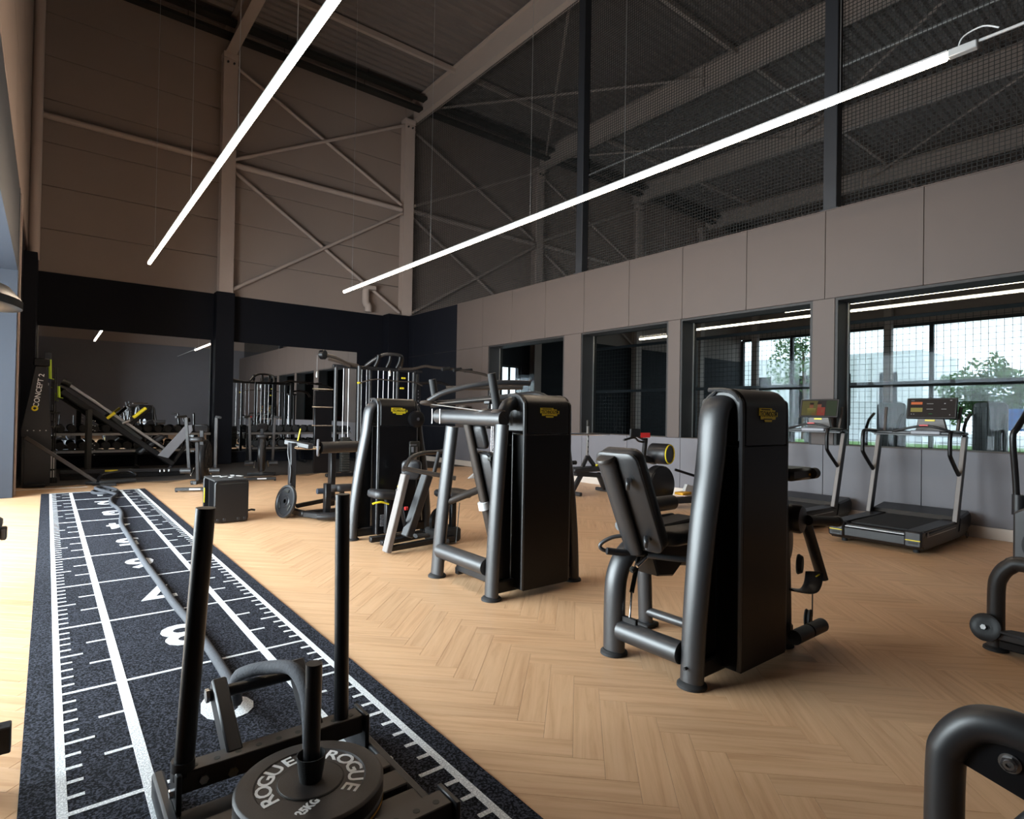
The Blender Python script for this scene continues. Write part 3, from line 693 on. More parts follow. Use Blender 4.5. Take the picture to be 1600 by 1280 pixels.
def frame_leg(par, x, y, sg, ztop=1.455):
    # tall oval tube: foot, slight lean towards the tower, shoulder into the tower top
    pts = [(x, y, 0.02), (x+sg*0.020, y, 0.35), (x+sg*0.070, y, 0.75), (x+sg*0.135, y, 1.12), (x+sg*0.158, y, ztop-0.14), (x+sg*0.185, y, ztop-0.075), (x+sg*0.225, y, ztop-0.055), (x+sg*0.27, y, ztop-0.05)]
    rr = [(0.060, 0.050), (0.064, 0.048), (0.072, 0.048), (0.078, 0.048), (0.080, 0.048), (0.082, 0.045), (0.082, 0.042), (0.08, 0.04)]
    rr = [(a, b) for a, b in rr]
    MB().tube(pts, [(a, b) for a, b in rr], 20, up=(sg, 0, 0), smooth=5).build('frame_tube', 'frame', par)
    MB().lathe([(0.062, 0.0), (0.073, 0.002), (0.072, 0.014), (0.062, 0.024), (0.05, 0.03)], (x, y, 0.0), (0, 0, 1), 28).build('foot', 'rubber', par)
    MB().cyl((x-0.066*1, y, 0.10), (x+0.066, y, 0.10), 0.008, 8).build('bolt', 'dark', par)
def tower(par, cx, Y, light=False, legs=2):
    H = 1.475
    if legs: frame_leg(par, cx-0.44, Y, 1); frame_leg(par, cx+0.44, Y, -1)
    # deep cover rounded over the top from front to back, with a lighter trim arch on each side face
    yf, yb = Y-0.135, Y+0.105
    MB().prism(rrect(yf, yb, 1.185, H, 0.10, 7, ('tl', 'tr')), (cx-0.225, 0, 0), (0, 1, 0), (0, 0, 1), 0.45, 0.022).build('top_cover', 'black', par)
    MB().prism(rrect(yf, yb, 0.05, 1.180, 0.004, 1), (cx-0.225, 0, 0), (0, 1, 0), (0, 0, 1), 0.45, 0.006).build('front_cover', 'gloss', par)
    for sg in (-1, 1):
        pts = [(cx+sg*0.226, yf+0.012, 0.06), (cx+sg*0.226, yf+0.012, 0.7), (cx+sg*0.226, yf+0.012, H-0.14), (cx+sg*0.226, yf+0.03, H-0.06), (cx+sg*0.226, yf+0.085, H-0.014), (cx+sg*0.226, yf+0.20, H-0.008), (cx+sg*0.226, yb-0.085, H-0.014), (cx+sg*0.226, yb-0.03, H-0.06), (cx+sg*0.226, yb-0.012, H-0.14), (cx+sg*0.226, yb-0.012, 0.7), (cx+sg*0.226, yb-0.012, 0.06)]
        MB().tube(pts, [(0.012, 0.014)]*len(pts), 8, up=(sg, 0, 0), smooth=3).build('cover_trim', 'frame', par, 'lighter grey arch trim')
    # side shrouds between tubes and cover
    for sg in (-1, 1):
        a, b = cx+sg*0.238, cx+sg*0.36
        P = [(a, 0.06), (b+sg*0.02, 0.06), (b-sg*0.04, 1.20), (a, 1.20)]
        MB().prism(P, (0, Y+0.03, 0), (1, 0, 0), (0, 0, 1), 0.03, 0.003).build('side_shroud', 'gloss', par)
        MB().cyl((cx+sg*0.265, Y-0.002, 1.10), (cx+sg*0.265, Y-0.012, 1.10), 0.009, 8).build('screw', 'steel', par)
        MB().cyl((cx+sg*0.13, Y-0.125, 0.13), (cx+sg*0.13, Y-0.132, 0.13), 0.007, 8).build('screw', 'steel', par)
    for dx in (-0.10, 0.13): MB().bar((cx+dx, Y-0.127, 0.06), (cx+dx, Y-0.127, 1.18), 0.006, 0.004).build('cover_rib', 'dark', par)
    MB().bar((cx-0.40, Y, 0.075), (cx+0.40, Y, 0.075), 0.06, 0.09, c=0.01).build('base_rail', 'black', par)
    MB().cyl((cx-0.25, Y, H-0.075), (cx+0.25, Y, H-0.075), 0.035, 14).build('head_bar', 'dark', par)
    badge(cx+0.005, Y-0.137, 1.345, par)
def pad(par, nm, c, w, h, th, nrm, upv, m='pad', r=0.04, lab=None):
    # cushion centred at c, facing nrm, height along upv
    nrm = Vector(nrm).normalized(); upv = Vector(upv); upv = (upv-nrm*upv.dot(nrm)).normalized(); sd = upv.cross(nrm)
    o = Vector(c) - nrm*th/2
    return MB().prism(rrect(-w/2, w/2, -h/2, h/2, min(r, w*0.45, h*0.45), 5), o, sd, upv, th, min(0.018, th*0.3)).build(nm, m, par, lab, sharp=60)

# ---- machine A: leg extension, nearest ----
t = thing('leg_extension_machine', 'black leg extension machine, the nearest tall tower with a backrest on its left', 'gym machine', (2.95, 1.9, 0), 'selector machines in the front row')
cx, Y = 2.945, 1.69
tower(t, cx, Y)
# arch tube carrying the seat
MB().tube([(2.50, 2.19, 0.02), (2.50, 2.19, 0.30), (2.515, 2.19, 0.43), (2.56, 2.18, 0.53), (2.64, 2.17, 0.585), (2.75, 2.15, 0.60), (3.0, 2.15, 0.60)], [(0.066, 0.05)]*7, 20, up=(1, 0, 0), smooth=6).build('seat_arch', 'frame', t)
MB().lathe([(0.064, 0), (0.076, 0.002), (0.074, 0.014), (0.06, 0.026)], (2.50, 2.19, 0), (0, 0, 1), 28).build('foot', 'rubber', t)
MB().tube([(2.50, 2.14, 0.145), (2.50, 1.75, 0.145)], (0.056), 22).build('lower_tube', 'frame', t)
MB().bar((2.50, 2.13, 0.205), (2.50, 2.03, 0.205), 0.02, 0.05, c=0.006).build('strut_bracket', 'black', t)
MB().cyl((2.50, 2.08, 0.225), (2.56, 2.12, 0.345), 0.006, 10).build('gas_rod', 'chrome', t)
MB().cyl((2.56, 2.12, 0.345), (2.68, 2.17, 0.53), 0.013, 12).build('gas_strut', 'ink', t)
MB().box(2.93, 3.05, 2.30, 2.42, 0.0, 0.03, 0.008).build('foot', 'rubber', t)
MB().tube([(2.99, 2.36, 0.02), (2.93, 2.34, 0.55)], [(0.05, 0.035), (0.05, 0.035)], 16, up=(1, 0, 0)).build('rear_post', 'frame', t)
MB().tube([(2.98, 2.34, 0.10), (2.98, 1.75, 0.10)], 0.028, 14).build('rear_rail', 'frame', t)
MB().cyl((2.86, 2.30, 0.45), (3.20, 2.12, 0.45), 0.045, 18).build('cam_tube', 'frame', t)
MB().cyl((2.93, 2.263, 0.45), (3.05, 2.20, 0.45), 0.0465, 18).build('label_sleeve', 'white', t, 'white label round the tube')
MB().prism([(2.60, 0.70), (3.10, 0.72), (3.0, 0.50), (2.86, 0.40), (2.72, 0.42), (2.66, 0.56)], (0, 2.22, 0), (1, 0, 0), (0, 0, 1), 0.16, 0.01).build('seat_carrier', 'black', t)
# backrest spine, pad, knobs
b0, b1 = Vector((2.625, 2.12, 0.59)), Vector((2.375, 2.12, 1.125))
ax_ = (b1-b0).normalized(); nb = Vector((-ax_.z, 0, ax_.x)); nb = -nb if nb.x < 0 else nb
MB().tube([b0-nb*0.055, b1-nb*0.05-ax_*0.02], [(0.055, 0.032), (0.055, 0.032)], 18, up=tuple(nb)).build('back_spine', 'frame', t)
MB().lathe([(0.056, 0), (0.056, 0.012), (0.05, 0.02)], tuple(b1-nb*0.05-ax_*0.02), tuple(ax_), 24).build('spine_cap', 'curved_dark', t, 'light brown cap')
mid = (b0+b1)/2
pad(t, 'backrest', mid+nb*0.020+ax_*0.01+Vector((0, -0.045, 0)), 0.28, 0.60, 0.075, nb, ax_, 'pad', 0.055)
pad(t, 'back_shell', mid-nb*0.022+ax_*0.01+Vector((0, -0.045, 0)), 0.285, 0.605, 0.02, nb, ax_, 'frame', 0.055)
for q, dy in ((0.16, -0.045), (-0.19, -0.05)):
    c = mid+ax_*q-nb*0.045+Vector((0, dy-0.055, 0))
    MB().bar(tuple(c), tuple(c-Vector((0.03, 0.03, 0.03))), 0.02, 0.05, c=0.006).build('release_tab', 'frame', t)
for q in (0.17, -0.2): MB().cyl(tuple(mid+ax_*q-nb*0.034+Vector((0, -0.13, 0))), tuple(mid+ax_*q-nb*0.030+Vector((0, -0.13, 0))), 0.008, 10).build('screw', 'ink', t)
MB().tube([(2.53, 2.14, 0.66), (2.48, 2.20, 0.645), (2.44, 2.25, 0.60), (2.47, 2.23, 0.565), (2.62, 2.16, 0.55), (2.66, 2.12, 0.56)], 0.011, 10, smooth=5).build('adjust_lever', 'frame', t)
MB().tube([(2.62, 2.06, 0.555), (2.72, 1.94, 0.545), (2.80, 1.87, 0.55), (2.90, 1.85, 0.60), (2.96, 1.86, 0.63)], 0.017, 12, smooth=5).build('side_handle', 'frame', t)
MB().tube([(2.44, 2.20, 0.575), (2.55, 2.14, 0.56), (2.66, 2.10, 0.555)], 0.02, 12, smooth=4).build('hinge_bar', 'dark', t)
MB().cyl((2.55, 2.08, 0.50), (2.64, 2.06, 0.56), 0.012, 10).build('pop_pin', 'chrome', t)
MB().lathe([(0.014, 0), (0.018, 0.01), (0.014, 0.025)], (2.535, 2.085, 0.49), (-0.8, 0.1, -0.5), 14).build('pin_knob', 'ink', t)
pad(t, 'seat', (2.86, 2.12, 0.655), 0.40, 0.42, 0.085, (0, 0, 1), (1, 0, 0.05), 'pad', 0.09)
MB().tube([(2.72, 2.36, 0.76), (3.25, 2.36, 0.76)], 0.048, 18).build('thigh_roller', 'pad', t)
MB().tube([(2.72, 2.36, 0.66), (3.25, 2.36, 0.66)], 0.03, 14).build('roller_arm', 'frame', t)
# right side: pivot drum, lever arm, console, rollers
MB().lathe([(0.078, 0.0), (0.082, 0.01), (0.082, 0.05), (0.079, 0.053), (0.082, 0.056), (0.082, 0.125), (0.076, 0.135), (0.05, 0.139), (0.0, 0.139)], (3.40, 1.72, 0.745), (0.15, -1, 0), 32).build('pivot_drum', 'dark', t)
MB().cyl((3.48, 1.585, 0.735), (3.80, 1.56, 0.70), 0.030, 16).build('hand_grip', 'rubber', t)
MB().lathe([(0.030, 0), (0.033, 0.004), (0.033, 0.03), (0.026, 0.036)], (3.79, 1.561, 0.701), (1, -0.08, -0.1), 18).build('grip_cap', 'black', t)
MB().tube([(3.60, 1.66, 0.72), (3.67, 1.64, 0.55), (3.76, 1.62, 0.34)], [(0.035, 0.022)]*3, 14, up=(1, 0, 0), smooth=3).build('lever_arm', 'dark', t)
MB().lathe([(0.0, 0), (0.125, 0.0), (0.13, 0.012), (0.13, 0.035), (0.12, 0.045), (0, 0.045)], (3.46, 1.74, 0.58), (0.2, -1, 0), 32).build('cam_disc', 'black', t)
MB().lathe([(0.0, 0), (0.058, 0.0), (0.062, 0.008), (0.05, 0.03), (0, 0.03)], (3.60, 1.70, 0.44), (0.3, -1, 0), 24).build('pulley', 'rubber', t)
MB().box(3.24, 3.50, 1.56, 1.72, 0.975, 1.045, 0.02).build('console_box', 'black', t)
MB().cyl((3.47, 1.565, 1.01), (3.52, 1.565, 1.01), 0.032, 16).build('console_knob', 'ink', t)
MB().box(3.43, 3.445, 1.556, 1.562, 1.0, 1.012, 0).build('indicator', 'orange', t)
MB().tube([(3.36, 1.64, 0.345), (3.50, 1.60, 0.315), (3.58, 1.60, 0.34), (3.65, 1.62, 0.40)], [(0.05, 0.008)]*4, 12, up=(0, 0, 1), smooth=4).build('foot_step', 'dark', t)
MB().cyl((3.64, 1.60, 0.385), (3.64, 1.595, 0.38), 0.02, 10).build('step_marker', 'yellow', t)
MB().cyl((3.65, 1.63, 0.36), (3.65, 1.63, 0.13), 0.004, 8).build('cable', 'ink', t)
MB().lathe([(0.0, 0), (0.05, 0.0), (0.055, 0.006), (0.048, 0.018), (0.055, 0.03), (0.05, 0.036), (0, 0.036)], (3.62, 1.66, 0.12), (0.3, -1, 0), 24).build('pulley', 'rubber', t)
for a, b in (((3.28, 1.56, 0.105), (3.44, 1.56, 0.105)), ((3.455, 1.56, 0.105), (3.62, 1.56, 0.105))): MB().tube([a, b], 0.040, 18).build('ankle_roller', 'pad', t)
MB().cyl((3.44, 1.56, 0.105), (3.455, 1.56, 0.105), 0.018, 12).build('roller_joint', 'steel', t)
MB().bar((3.12, 1.75, 0.07), (3.50, 1.70, 0.07), 0.07, 0.08, c=0.01).build('side_base', 'black', t)

# ---- machine B: pull machine with A-frame ----
t = thing('upper_body_machine', 'black selector machine with trapezoid side frame and two upright grips, second tower in the row', 'gym machine', (2.95, 3.6, 0), 'selector machines in the front row')
cx, Y = 2.93, 3.37
tower(t, cx, Y, legs=0); frame_leg(t, cx+0.40, Y, -1)
MB().lathe([(0.062, 0.0), (0.073, 0.002), (0.072, 0.014), (0.062, 0.024), (0.05, 0.03)], (2.50, 3.34, 0.0), (0, 0, 1), 28).build('foot', 'rubber', t)
MB().lathe([(0.062, 0.0), (0.073, 0.002), (0.072, 0.014), (0.062, 0.024), (0.05, 0.03)], (2.50, 4.08, 0.0), (0, 0, 1), 28).build('foot', 'rubber', t)
MB().tube([(2.50, 3.34, 0.02), (2.52, 3.34, 0.5), (2.555, 3.32, 1.25)], [(0.061, 0.043)]*3, 20, up=(1, 0, 0), smooth=3).build('front_leg', 'frame', t)
MB().tube([(2.50, 4.08, 0.02), (2.52, 4.05, 0.5), (2.555, 3.98, 1.22)], [(0.068, 0.045)]*3, 20, up=(1, 0, 0), smooth=3).build('rear_leg', 'frame', t)
MB().tube([(2.555, 4.20, 1.30), (2.555, 3.30, 1.29)], [(0.05, 0.058)]*2, 20).build('top_tube', 'frame', t)
MB().tube([(2.50, 4.03, 0.22), (2.50, 3.40, 0.22)], 0.060, 20).build('lower_tube', 'frame', t)
MB().tube([(2.56, 3.33, 1.30), (2.60, 3.34, 1.37), (2.66, 3.36, 1.40), (2.74, 3.37, 1.41)], [(0.05, 0.035)]*4, 18, up=(0, 1, 0), smooth=4).build('shoulder_tube', 'frame', t)
MB().bar((2.60, 3.95, 0.06), (3.30, 3.95, 0.06), 0.05, 0.06, c=0.008).build('base_rail', 'black', t)
MB().bar((2.62, 3.45, 0.09), (2.62, 3.95, 0.09), 0.05, 0.06, c=0.008).build('base_rail', 'black', t)
# leaning post, pads, seat
MB().tube([(2.90, 3.80, 0.10), (2.57, 3.80, 1.28)], [(0.04, 0.028)]*2, 16, up=(1, 0, 0)).build('back_post', 'curved_dark', t)
a_ = (Vector((2.57, 0, 1.28))-Vector((2.90, 0, 0.10))).normalized(); nn_ = Vector((a_.z, 0, -a_.x))
pad(t, 'head_pad', (2.655, 3.78, 1.15), 0.26, 0.20, 0.055, nn_, a_, 'pad', 0.04)
pad(t, 'backrest', (2.775, 3.78, 0.80), 0.28, 0.47, 0.065, nn_, a_, 'pad', 0.05)
pad(t, 'back_shell', (2.745, 3.78, 0.79), 0.27, 0.46, 0.018, nn_, a_, 'frame', 0.05)
for z in (0.98, 0.62): MB().cyl((2.70+(0.98-z)*0.25, 3.62, z), (2.70+(0.98-z)*0.25, 3.66, z), 0.022, 14).build('pad_knob', 'ink', t)
MB().tube([(2.52, 4.02, 0.60), (2.62, 3.92, 0.66), (2.74, 3.83, 0.72)], 0.03, 14, smooth=3).build('brace_tube', 'curved_dark', t)
MB().cyl((2.76, 3.80, 0.56), (2.745, 3.80, 0.62), 0.045, 16).build('label_sleeve', 'white', t, 'white label round the post')
pad(t, 'seat', (3.02, 3.78, 0.47), 0.34, 0.34, 0.075, (0, 0, 1), (1, 0, 0), 'pad', 0.07)
MB().bar((2.90, 3.80, 0.12), (3.05, 3.80, 0.42), 0.05, 0.07, c=0.008).build('seat_post', 'black', t)
MB().bar((2.90, 3.80, 0.30), (3.02, 3.80, 0.20), 0.03, 0.05, c=0.006).build('seat_lever', 'black', t)
# overhead levers and grips
MB().tube([(2.40, 4.10, 1.42), (2.50, 3.98, 1.50), (2.75, 3.75, 1.57), (3.05, 3.60, 1.58)], 0.022, 12, smooth=4).build('swing_arm', 'frame', t)
MB().tube([(2.47, 4.18, 1.395), (2.62, 4.04, 1.42), (2.90, 3.78, 1.46), (3.10, 3.58, 1.49), (3.14, 3.42, 1.42)], 0.026, 14, smooth=4).build('swing_arm', 'frame', t)
MB().tube([(2.66, 4.25, 1.54), (3.20, 3.88, 1.56)], [(0.03, 0.02)]*2, 14).build('cross_bar', 'curved_dark', t)
MB().cyl((2.48, 4.12, 1.43), (2.445, 4.12, 1.60), 0.029, 18).build('hand_grip', 'rubber', t)
MB().cyl((2.66, 3.52, 1.36), (2.60, 3.52, 1.63), 0.032, 18).build('hand_grip', 'rubber', t)
for (x, y, z, L_) in ((2.42, 4.13, 1.405, 0.13), (2.60, 3.86, 1.37, 0.10), (2.64, 3.60, 1.345, 0.12), (2.56, 3.36, 1.34, 0.11)):
    MB().lathe([(0.0, -0.014), (L_*0.5, -0.012), (L_*0.56, 0.0), (L_*0.5, 0.012), (0, 0.016)], (x, y, z), (0.1, 0.1, 1), 22).build('pulley_cover', 'curved_dark', t)
MB().cyl((2.42, 4.14, 1.40), (2.575, 3.36, 1.33), 0.004, 6).build('cable', 'wire', t)
MB().cyl((2.45, 4.12, 1.40), (2.78, 3.70, 1.45), 0.004, 6).build('cable', 'wire', t)
for (x, y) in ((2.45, 4.12), (2.50, 4.08), (2.66, 3.35), (2.68, 3.36)): MB().cyl((x, y, 1.24), (x, y, 1.36), 0.0035, 6).build('cable', 'wire', t)
MB().box(2.66, 2.86, 3.62, 3.70, 1.40, 1.43, 0.01).build('lever_block', 'black', t)
MB().cyl((2.56, 3.90, 0.30), (2.56, 3.86, 0.62), 0.004, 6).build('cable', 'ink', t)
MB().lathe([(0, 0), (0.055, 0), (0.06, 0.008), (0.05, 0.015), (0.06, 0.022), (0.055, 0.03), (0, 0.03)], (2.70, 4.25, 0.13), (0.6, -0.8, 0), 24).build('pulley', 'rubber', t)
MB().lathe([(0, 0), (0.055, 0), (0.06, 0.008), (0.06, 0.05), (0.03, 0.06), (0, 0.06)], (2.60, 4.22, 0.14), (0.6, -0.8, 0), 24).build('cam_hub', 'dark', t)

# ---- machine D: low rower-type machine between B and C ----
t = thing('seated_row_machine', 'low black seated machine with splayed front legs and arched rail behind the second tower', 'gym machine', (2.95, 5.1, 0), 'selector machines in the front row')
MB().bar((2.50, 4.98, 0.02), (2.68, 4.98, 0.74), 0.055, 0.10, up=(0, 1, 0), c=0.008).build('splayed_leg', 'upright', t)
MB().bar((2.80, 5.15, 0.10), (3.02, 5.15, 0.70), 0.08, 0.12, up=(0, 1, 0), c=0.01).build('splayed_leg', 'frame', t)
MB().tube([(2.66, 4.98, 0.78), (2.80, 5.1, 0.88), (3.0, 5.2, 0.92), (3.2, 5.25, 0.92), (3.3, 5.2, 0.95)], 0.022, 12, smooth=5).build('arched_rail', 'frame', t)
MB().cyl((2.64, 4.96, 0.80), (3.10, 4.75, 0.70), 0.022, 12).build('cross_rail', 'curved_dark', t)
MB().cyl((3.00, 5.0, 0.70), (3.06, 5.0, 0.94), 0.02, 12).build('hand_grip', 'rubber', t)
for (a, b) in (((2.52, 4.98, 0.05), (3.25, 5.0, 0.07)), ((2.55, 5.2, 0.06), (3.3, 5.25, 0.09))): MB().bar(a, b, 0.06, 0.05, c=0.008).build('base_rail', 'black', t)
MB().tube([(2.94, 4.84, 0.10), (3.06, 4.80, 0.09)], [(0.045, 0.022)]*2, 14).build('foot_pedal', 'rubber', t)
MB().tube([(2.80, 4.98, 0.14), (2.94, 4.98, 0.13)], [(0.045, 0.02)]*2, 14).build('foot_pedal', 'rubber', t)
MB().lathe([(0, 0), (0.12, 0), (0.13, 0.01), (0.13, 0.04), (0.1, 0.05), (0, 0.05)], (3.16, 5.2, 0.22), (0.4, -0.9, 0), 26).build('cam_disc', 'black', t)
MB().box(3.05, 3.35, 5.0, 5.25, 0.02, 0.16, 0.02).build('rear_box', 'rubber', t)
MB().cyl((3.09, 5.0, 0.66), (3.12, 5.0, 0.18), 0.004, 6).build('cable', 'ink', t)
pad(t, 'seat', (3.30, 5.1, 0.50), 0.36, 0.30, 0.07, (0, 0, 1), (1, 0, 0), 'pad', 0.07)
MB().bar((3.30, 5.1, 0.10), (3.30, 5.1, 0.47), 0.06, 0.06, c=0.008).build('seat_post', 'black', t)
MB().bar((2.62, 5.02, 0.60), (2.86, 5.25, 0.08), 0.03, 0.03).build('inner_strut', 'black', t)

# ---- machine C: third tower ----
t = thing('chest_machine', 'black selector machine with round pulley housing and yellow seat lever, third tower in the row', 'gym machine', (2.93, 5.9, 0), 'selector machines in the front row')
cx, Y = 2.93, 5.75
tower(t, cx, Y)
setoff((2.93, 5.9, 0))
MB().lathe([(0, 0), (0.085, 0), (0.092, 0.01), (0.09, 0.05), (0.07, 0.06), (0, 0.06)], (3.13, 5.62, 1.26), (0, -1, 0), 28).build('pulley_housing', 'black', t)
MB().cyl((3.13, 5.56, 1.26), (3.13, 5.55, 1.26), 0.018, 12).build('pulley_bolt', 'chrome', t)
MB().box(3.06, 3.19, 5.60, 5.64, 0.78, 1.02, 0.01).build('instruction_panel', 'ink', t)
for (x, z, w, h, m_) in ((3.10, 0.98, 0.08, 0.008, 'grey'), (3.095, 0.93, 0.025, 0.06, 'grey'), (3.14, 0.93, 0.025, 0.06, 'steel'), (3.125, 0.83, 0.035, 0.07, 'steel')): MB().box(x-w/2, x+w/2, 5.592, 5.598, z-h/2, z+h/2, 0).build('pictogram', m_, t)
pad(t, 'chest_pad', (2.95, 5.35, 0.74), 0.20, 0.20, 0.09, (-0.7, -0.7, 0), (0, 0, 1), 'pad', 0.05)
MB().cyl((2.97, 5.37, 0.74), (3.05, 5.6, 0.74), 0.018, 10).build('pad_arm', 'dark', t)
MB().cyl((3.10, 5.5, 0.72), (3.10, 5.42, 0.70), 0.018, 12).build('adjust_knob', 'steel', t)
pad(t, 'seat', (2.68, 5.40, 0.50), 0.30, 0.30, 0.08, (0.1, 0, 1), (1, 0, -0.1), 'pad', 0.08)
MB().bar((2.72, 5.42, 0.10), (2.72, 5.42, 0.46), 0.05, 0.06, c=0.008).build('seat_post', 'black', t)
MB().tube([(2.50, 5.30, 0.43), (2.58, 5.28, 0.445), (2.66, 5.28, 0.42)], [(0.018, 0.010)]*3, 10, smooth=3).build('seat_lever', 'yellow', t, 'yellow lever')
MB().lathe([(0, 0), (0.03, 0.004), (0.028, 0.02), (0, 0.024)], (2.86, 5.42, 0.555), (0, 0, 1), 18).build('top_knob', 'yellow', t, 'yellow knob')
MB().cyl((2.93, 5.44, 0.33), (2.96, 5.44, 0.33), 0.02, 12).build('stop_button', 'red', t)
MB().bar((2.55, 5.45, 0.05), (3.15, 5.45, 0.05), 0.06, 0.06, c=0.008).build('base_rail', 'black', t)
for i in range(7): MB().box(2.73, 2.77, 5.595, 5.60, 0.14+i*0.018, 0.15+i*0.018, 0).build('scale_mark', 'grey', t)
# ================= TREADMILLS =================
def treadmill(dy, lab, pic):
    t = thing('treadmill', lab, 'treadmill', (7.55, 2.41+dy, 0), 'treadmills at the window wall')
    y0, y1 = 1.97+dy, 2.85+dy
    P = [(6.76, 0.09), (6.82, 0.045), (8.20, 0.045), (8.30, 0.12), (8.30, 0.22), (6.86, 0.20), (6.76, 0.17)]
    MB().prism([(p[0], p[1]) for p in P], (0, y1, 0), (1, 0, 0), (0, 0, 1), y1-y0, 0.008).build('deck_body', 'dark', t)
    MB().box(6.92, 8.0, y0+0.16, y1-0.16, 0.20, 0.222, 0.004).build('belt', 'rubber', t)
    for a, b in ((y0+0.005, y0+0.155), (y1-0.155, y1-0.005)):
        MB().box(6.84, 8.05, a, b, 0.205, 0.232, 0.008).build('side_rail', 'black', t)
        MB().box(6.735, 6.86, a-0.004, b+0.004, 0.07, 0.235, 0.018).build('rear_cap', 'dark', t)
        MB().box(6.730, 6.738, a+0.01, b-0.01, 0.140, 0.149, 0.001).build('cap_stripe', 'yellow', t)
        MB().box(6.733, 6.742, a+0.03, b-0.04, 0.108, 0.125, 0.002).build('cap_slot', 'ink', t)
    MB().tube([(6.815, y0+0.155, 0.190), (6.815, y1-0.155, 0.190)], 0.03, 16).build('rear_roller', 'black', t)
    MB().box(6.765, 6.79, y0+0.155, y1-0.155, 0.185, 0.192, 0.001).build('roller_strip', 'steel', t)
    for yy in (y0-0.003, y1+0.003): MB().box(6.88, 7.80, yy-0.002, yy+0.002, 0.168, 0.176, 0.001).build('side_stripe', 'steel', t)
    for yy in (y0-0.004, y1+0.004): MB().box(7.95, 8.28, yy-0.002, yy+0.002, 0.175, 0.184, 0.001).build('hood_stripe', 'yellow', t)
    MB().prism([(7.88, 0.10), (8.33, 0.12), (8.36, 0.25), (8.30, 0.31), (7.95, 0.27)], (0, y1+0.01, 0), (1, 0, 0), (0, 0, 1), y1-y0+0.02, 0.02).build('motor_hood', 'black', t)
    MB().lathe([(0.0, 0), (0.024, 0), (0.028, 0.003), (0.02, 0.005), (0, 0.005)], (6.90, y0-0.001, 0.19), (0, -1, 0), 16).build('side_emblem', 'grey', t)
    for xx in (6.92, 8.1):
        for yy in (y0+0.10, y1-0.10): MB().cyl((xx, yy, 0.0), (xx, yy, 0.05), 0.03, 12).build('foot', 'rubber', t)
    MB().torus((8.15, y0-0.02, 0.06), (0, 1, 0), 0.035, 0.004, 20, 6).build('power_cable', 'ink', t)
    for (yy, sg) in ((y0+0.01, 1), (y1-0.01, -1)):
        a, b = Vector((7.86, yy, 0.20)), Vector((8.10, yy-0.02*1, 1.18))
        MB().bar(a, b, 0.035, 0.10, up=(-1, 0, 0), c=0.006).build('upright', 'black', t)
        MB().bar(a+Vector((-0.056, 0, 0.03)), b+Vector((-0.056, 0, -0.02)), 0.045, 0.018, up=(-1, 0, 0), c=0.004).build('upright_trim', 'upright', t, 'warm grey front strip')
        MB().tube([(8.05, yy, 1.205), (7.72, yy, 1.215), (7.63, yy, 1.18), (7.62, yy, 1.00), (7.66, yy, 0.93), (7.93, yy, 0.74)], 0.021, 12, smooth=4).build('side_handrail', 'black', t)
        MB().bar((8.12, yy+sg*0.06, 1.20), (8.20, yy+sg*0.05, 1.50), 0.03, 0.035, c=0.005).build('front_grip', 'curved_dark', t)
    MB().bar((8.06, y0-0.03, 1.195), (8.06, y1+0.03, 1.195), 0.16, 0.035, c=0.012).build('crossbar', 'black', t)
    MB().bar((7.99, y0, 1.17), (7.99, y1, 1.17), 0.02, 0.02, c=0.004).build('crossbar_trim', 'dark', t)
    cy = 2.30+dy
    MB().box(7.96, 8.02, cy-0.14, cy+0.16, 1.175, 1.225, 0.012).build('key_tray', 'grey', t)
    MB().tube([(7.95, cy+0.34, 1.205), (7.92, cy+0.12, 1.26), (7.92, cy+0.04, 1.275), (7.92, cy-0.04, 1.275), (7.92, cy-0.12, 1.26), (7.95, cy-0.30, 1.20)], 0.014, 10, smooth=4).build('pulse_bar', 'black', t)
    MB().box(7.895, 7.93, cy-0.04, cy+0.05, 1.275, 1.292, 0.006).build('stop_switch', 'red', t, 'red emergency stop')
    MB().prism([(cy-0.17, 1.21), (cy+0.15, 1.21), (cy+0.12, 1.37), (cy-0.13, 1.37)], (8.10, 0, 0), (0, 1, 0), (0, 0, 1), 0.05, 0.006).build('console_neck', 'curved_dark', t)
    MB().box(8.090, 8.098, cy-0.05, cy+0.05, 1.332, 1.352, 0.003).build('badge', 'yellow', t, 'yellow maker badge')
    # screen leaning back, facing the runner (-X)
    sl = Matrix.Translation((8.10, cy-0.01, 1.485)) @ Matrix.Rotation(math.radians(12), 4, 'Y')
    def scr(nm, y_a, y_b, z_a, z_b, dx, m, par=t, th=0.002, c=0.0):
        b = MB().box(-dx-th, -dx, y_a, y_b, z_a, z_b, c); b.v = [sl @ v for v in b.v]; return b.build(nm, m, par)
    s_ = scr('screen_housing', -0.25, 0.25, -0.125, 0.125, -0.028, 'black', th=0.03, c=0.012)
    scr('screen', -0.232, 0.232, -0.108, 0.108, 0.0015, pic[0], s_)
    for (a, b, c_, d, m) in pic[1]: scr('screen_image', a, b, c_, d, 0.0032, m, s_, 0.0006)
    return t
def em(name, c, s): return mat(name, (0.004, 0.004, 0.004), 0.6, spec=0.1, noise=0.12, nscale=30, emit=c, estr=s)
M['scr_dark'] = em('dark_display', (0.020, 0.014, 0.012), 0.6)
M['scr_film'] = em('film_still_background', (0.16, 0.14, 0.035), 0.35)
M['scr_or'] = em('orange_tile', (0.80, 0.20, 0.07), 0.5); M['scr_ol'] = em('olive_tile', (0.35, 0.30, 0.08), 0.5)
M['scr_w'] = em('pale_caption', (0.6, 0.6, 0.6), 0.5); M['scr_g'] = em('green_caption', (0.03, 0.3, 0.08), 0.5)
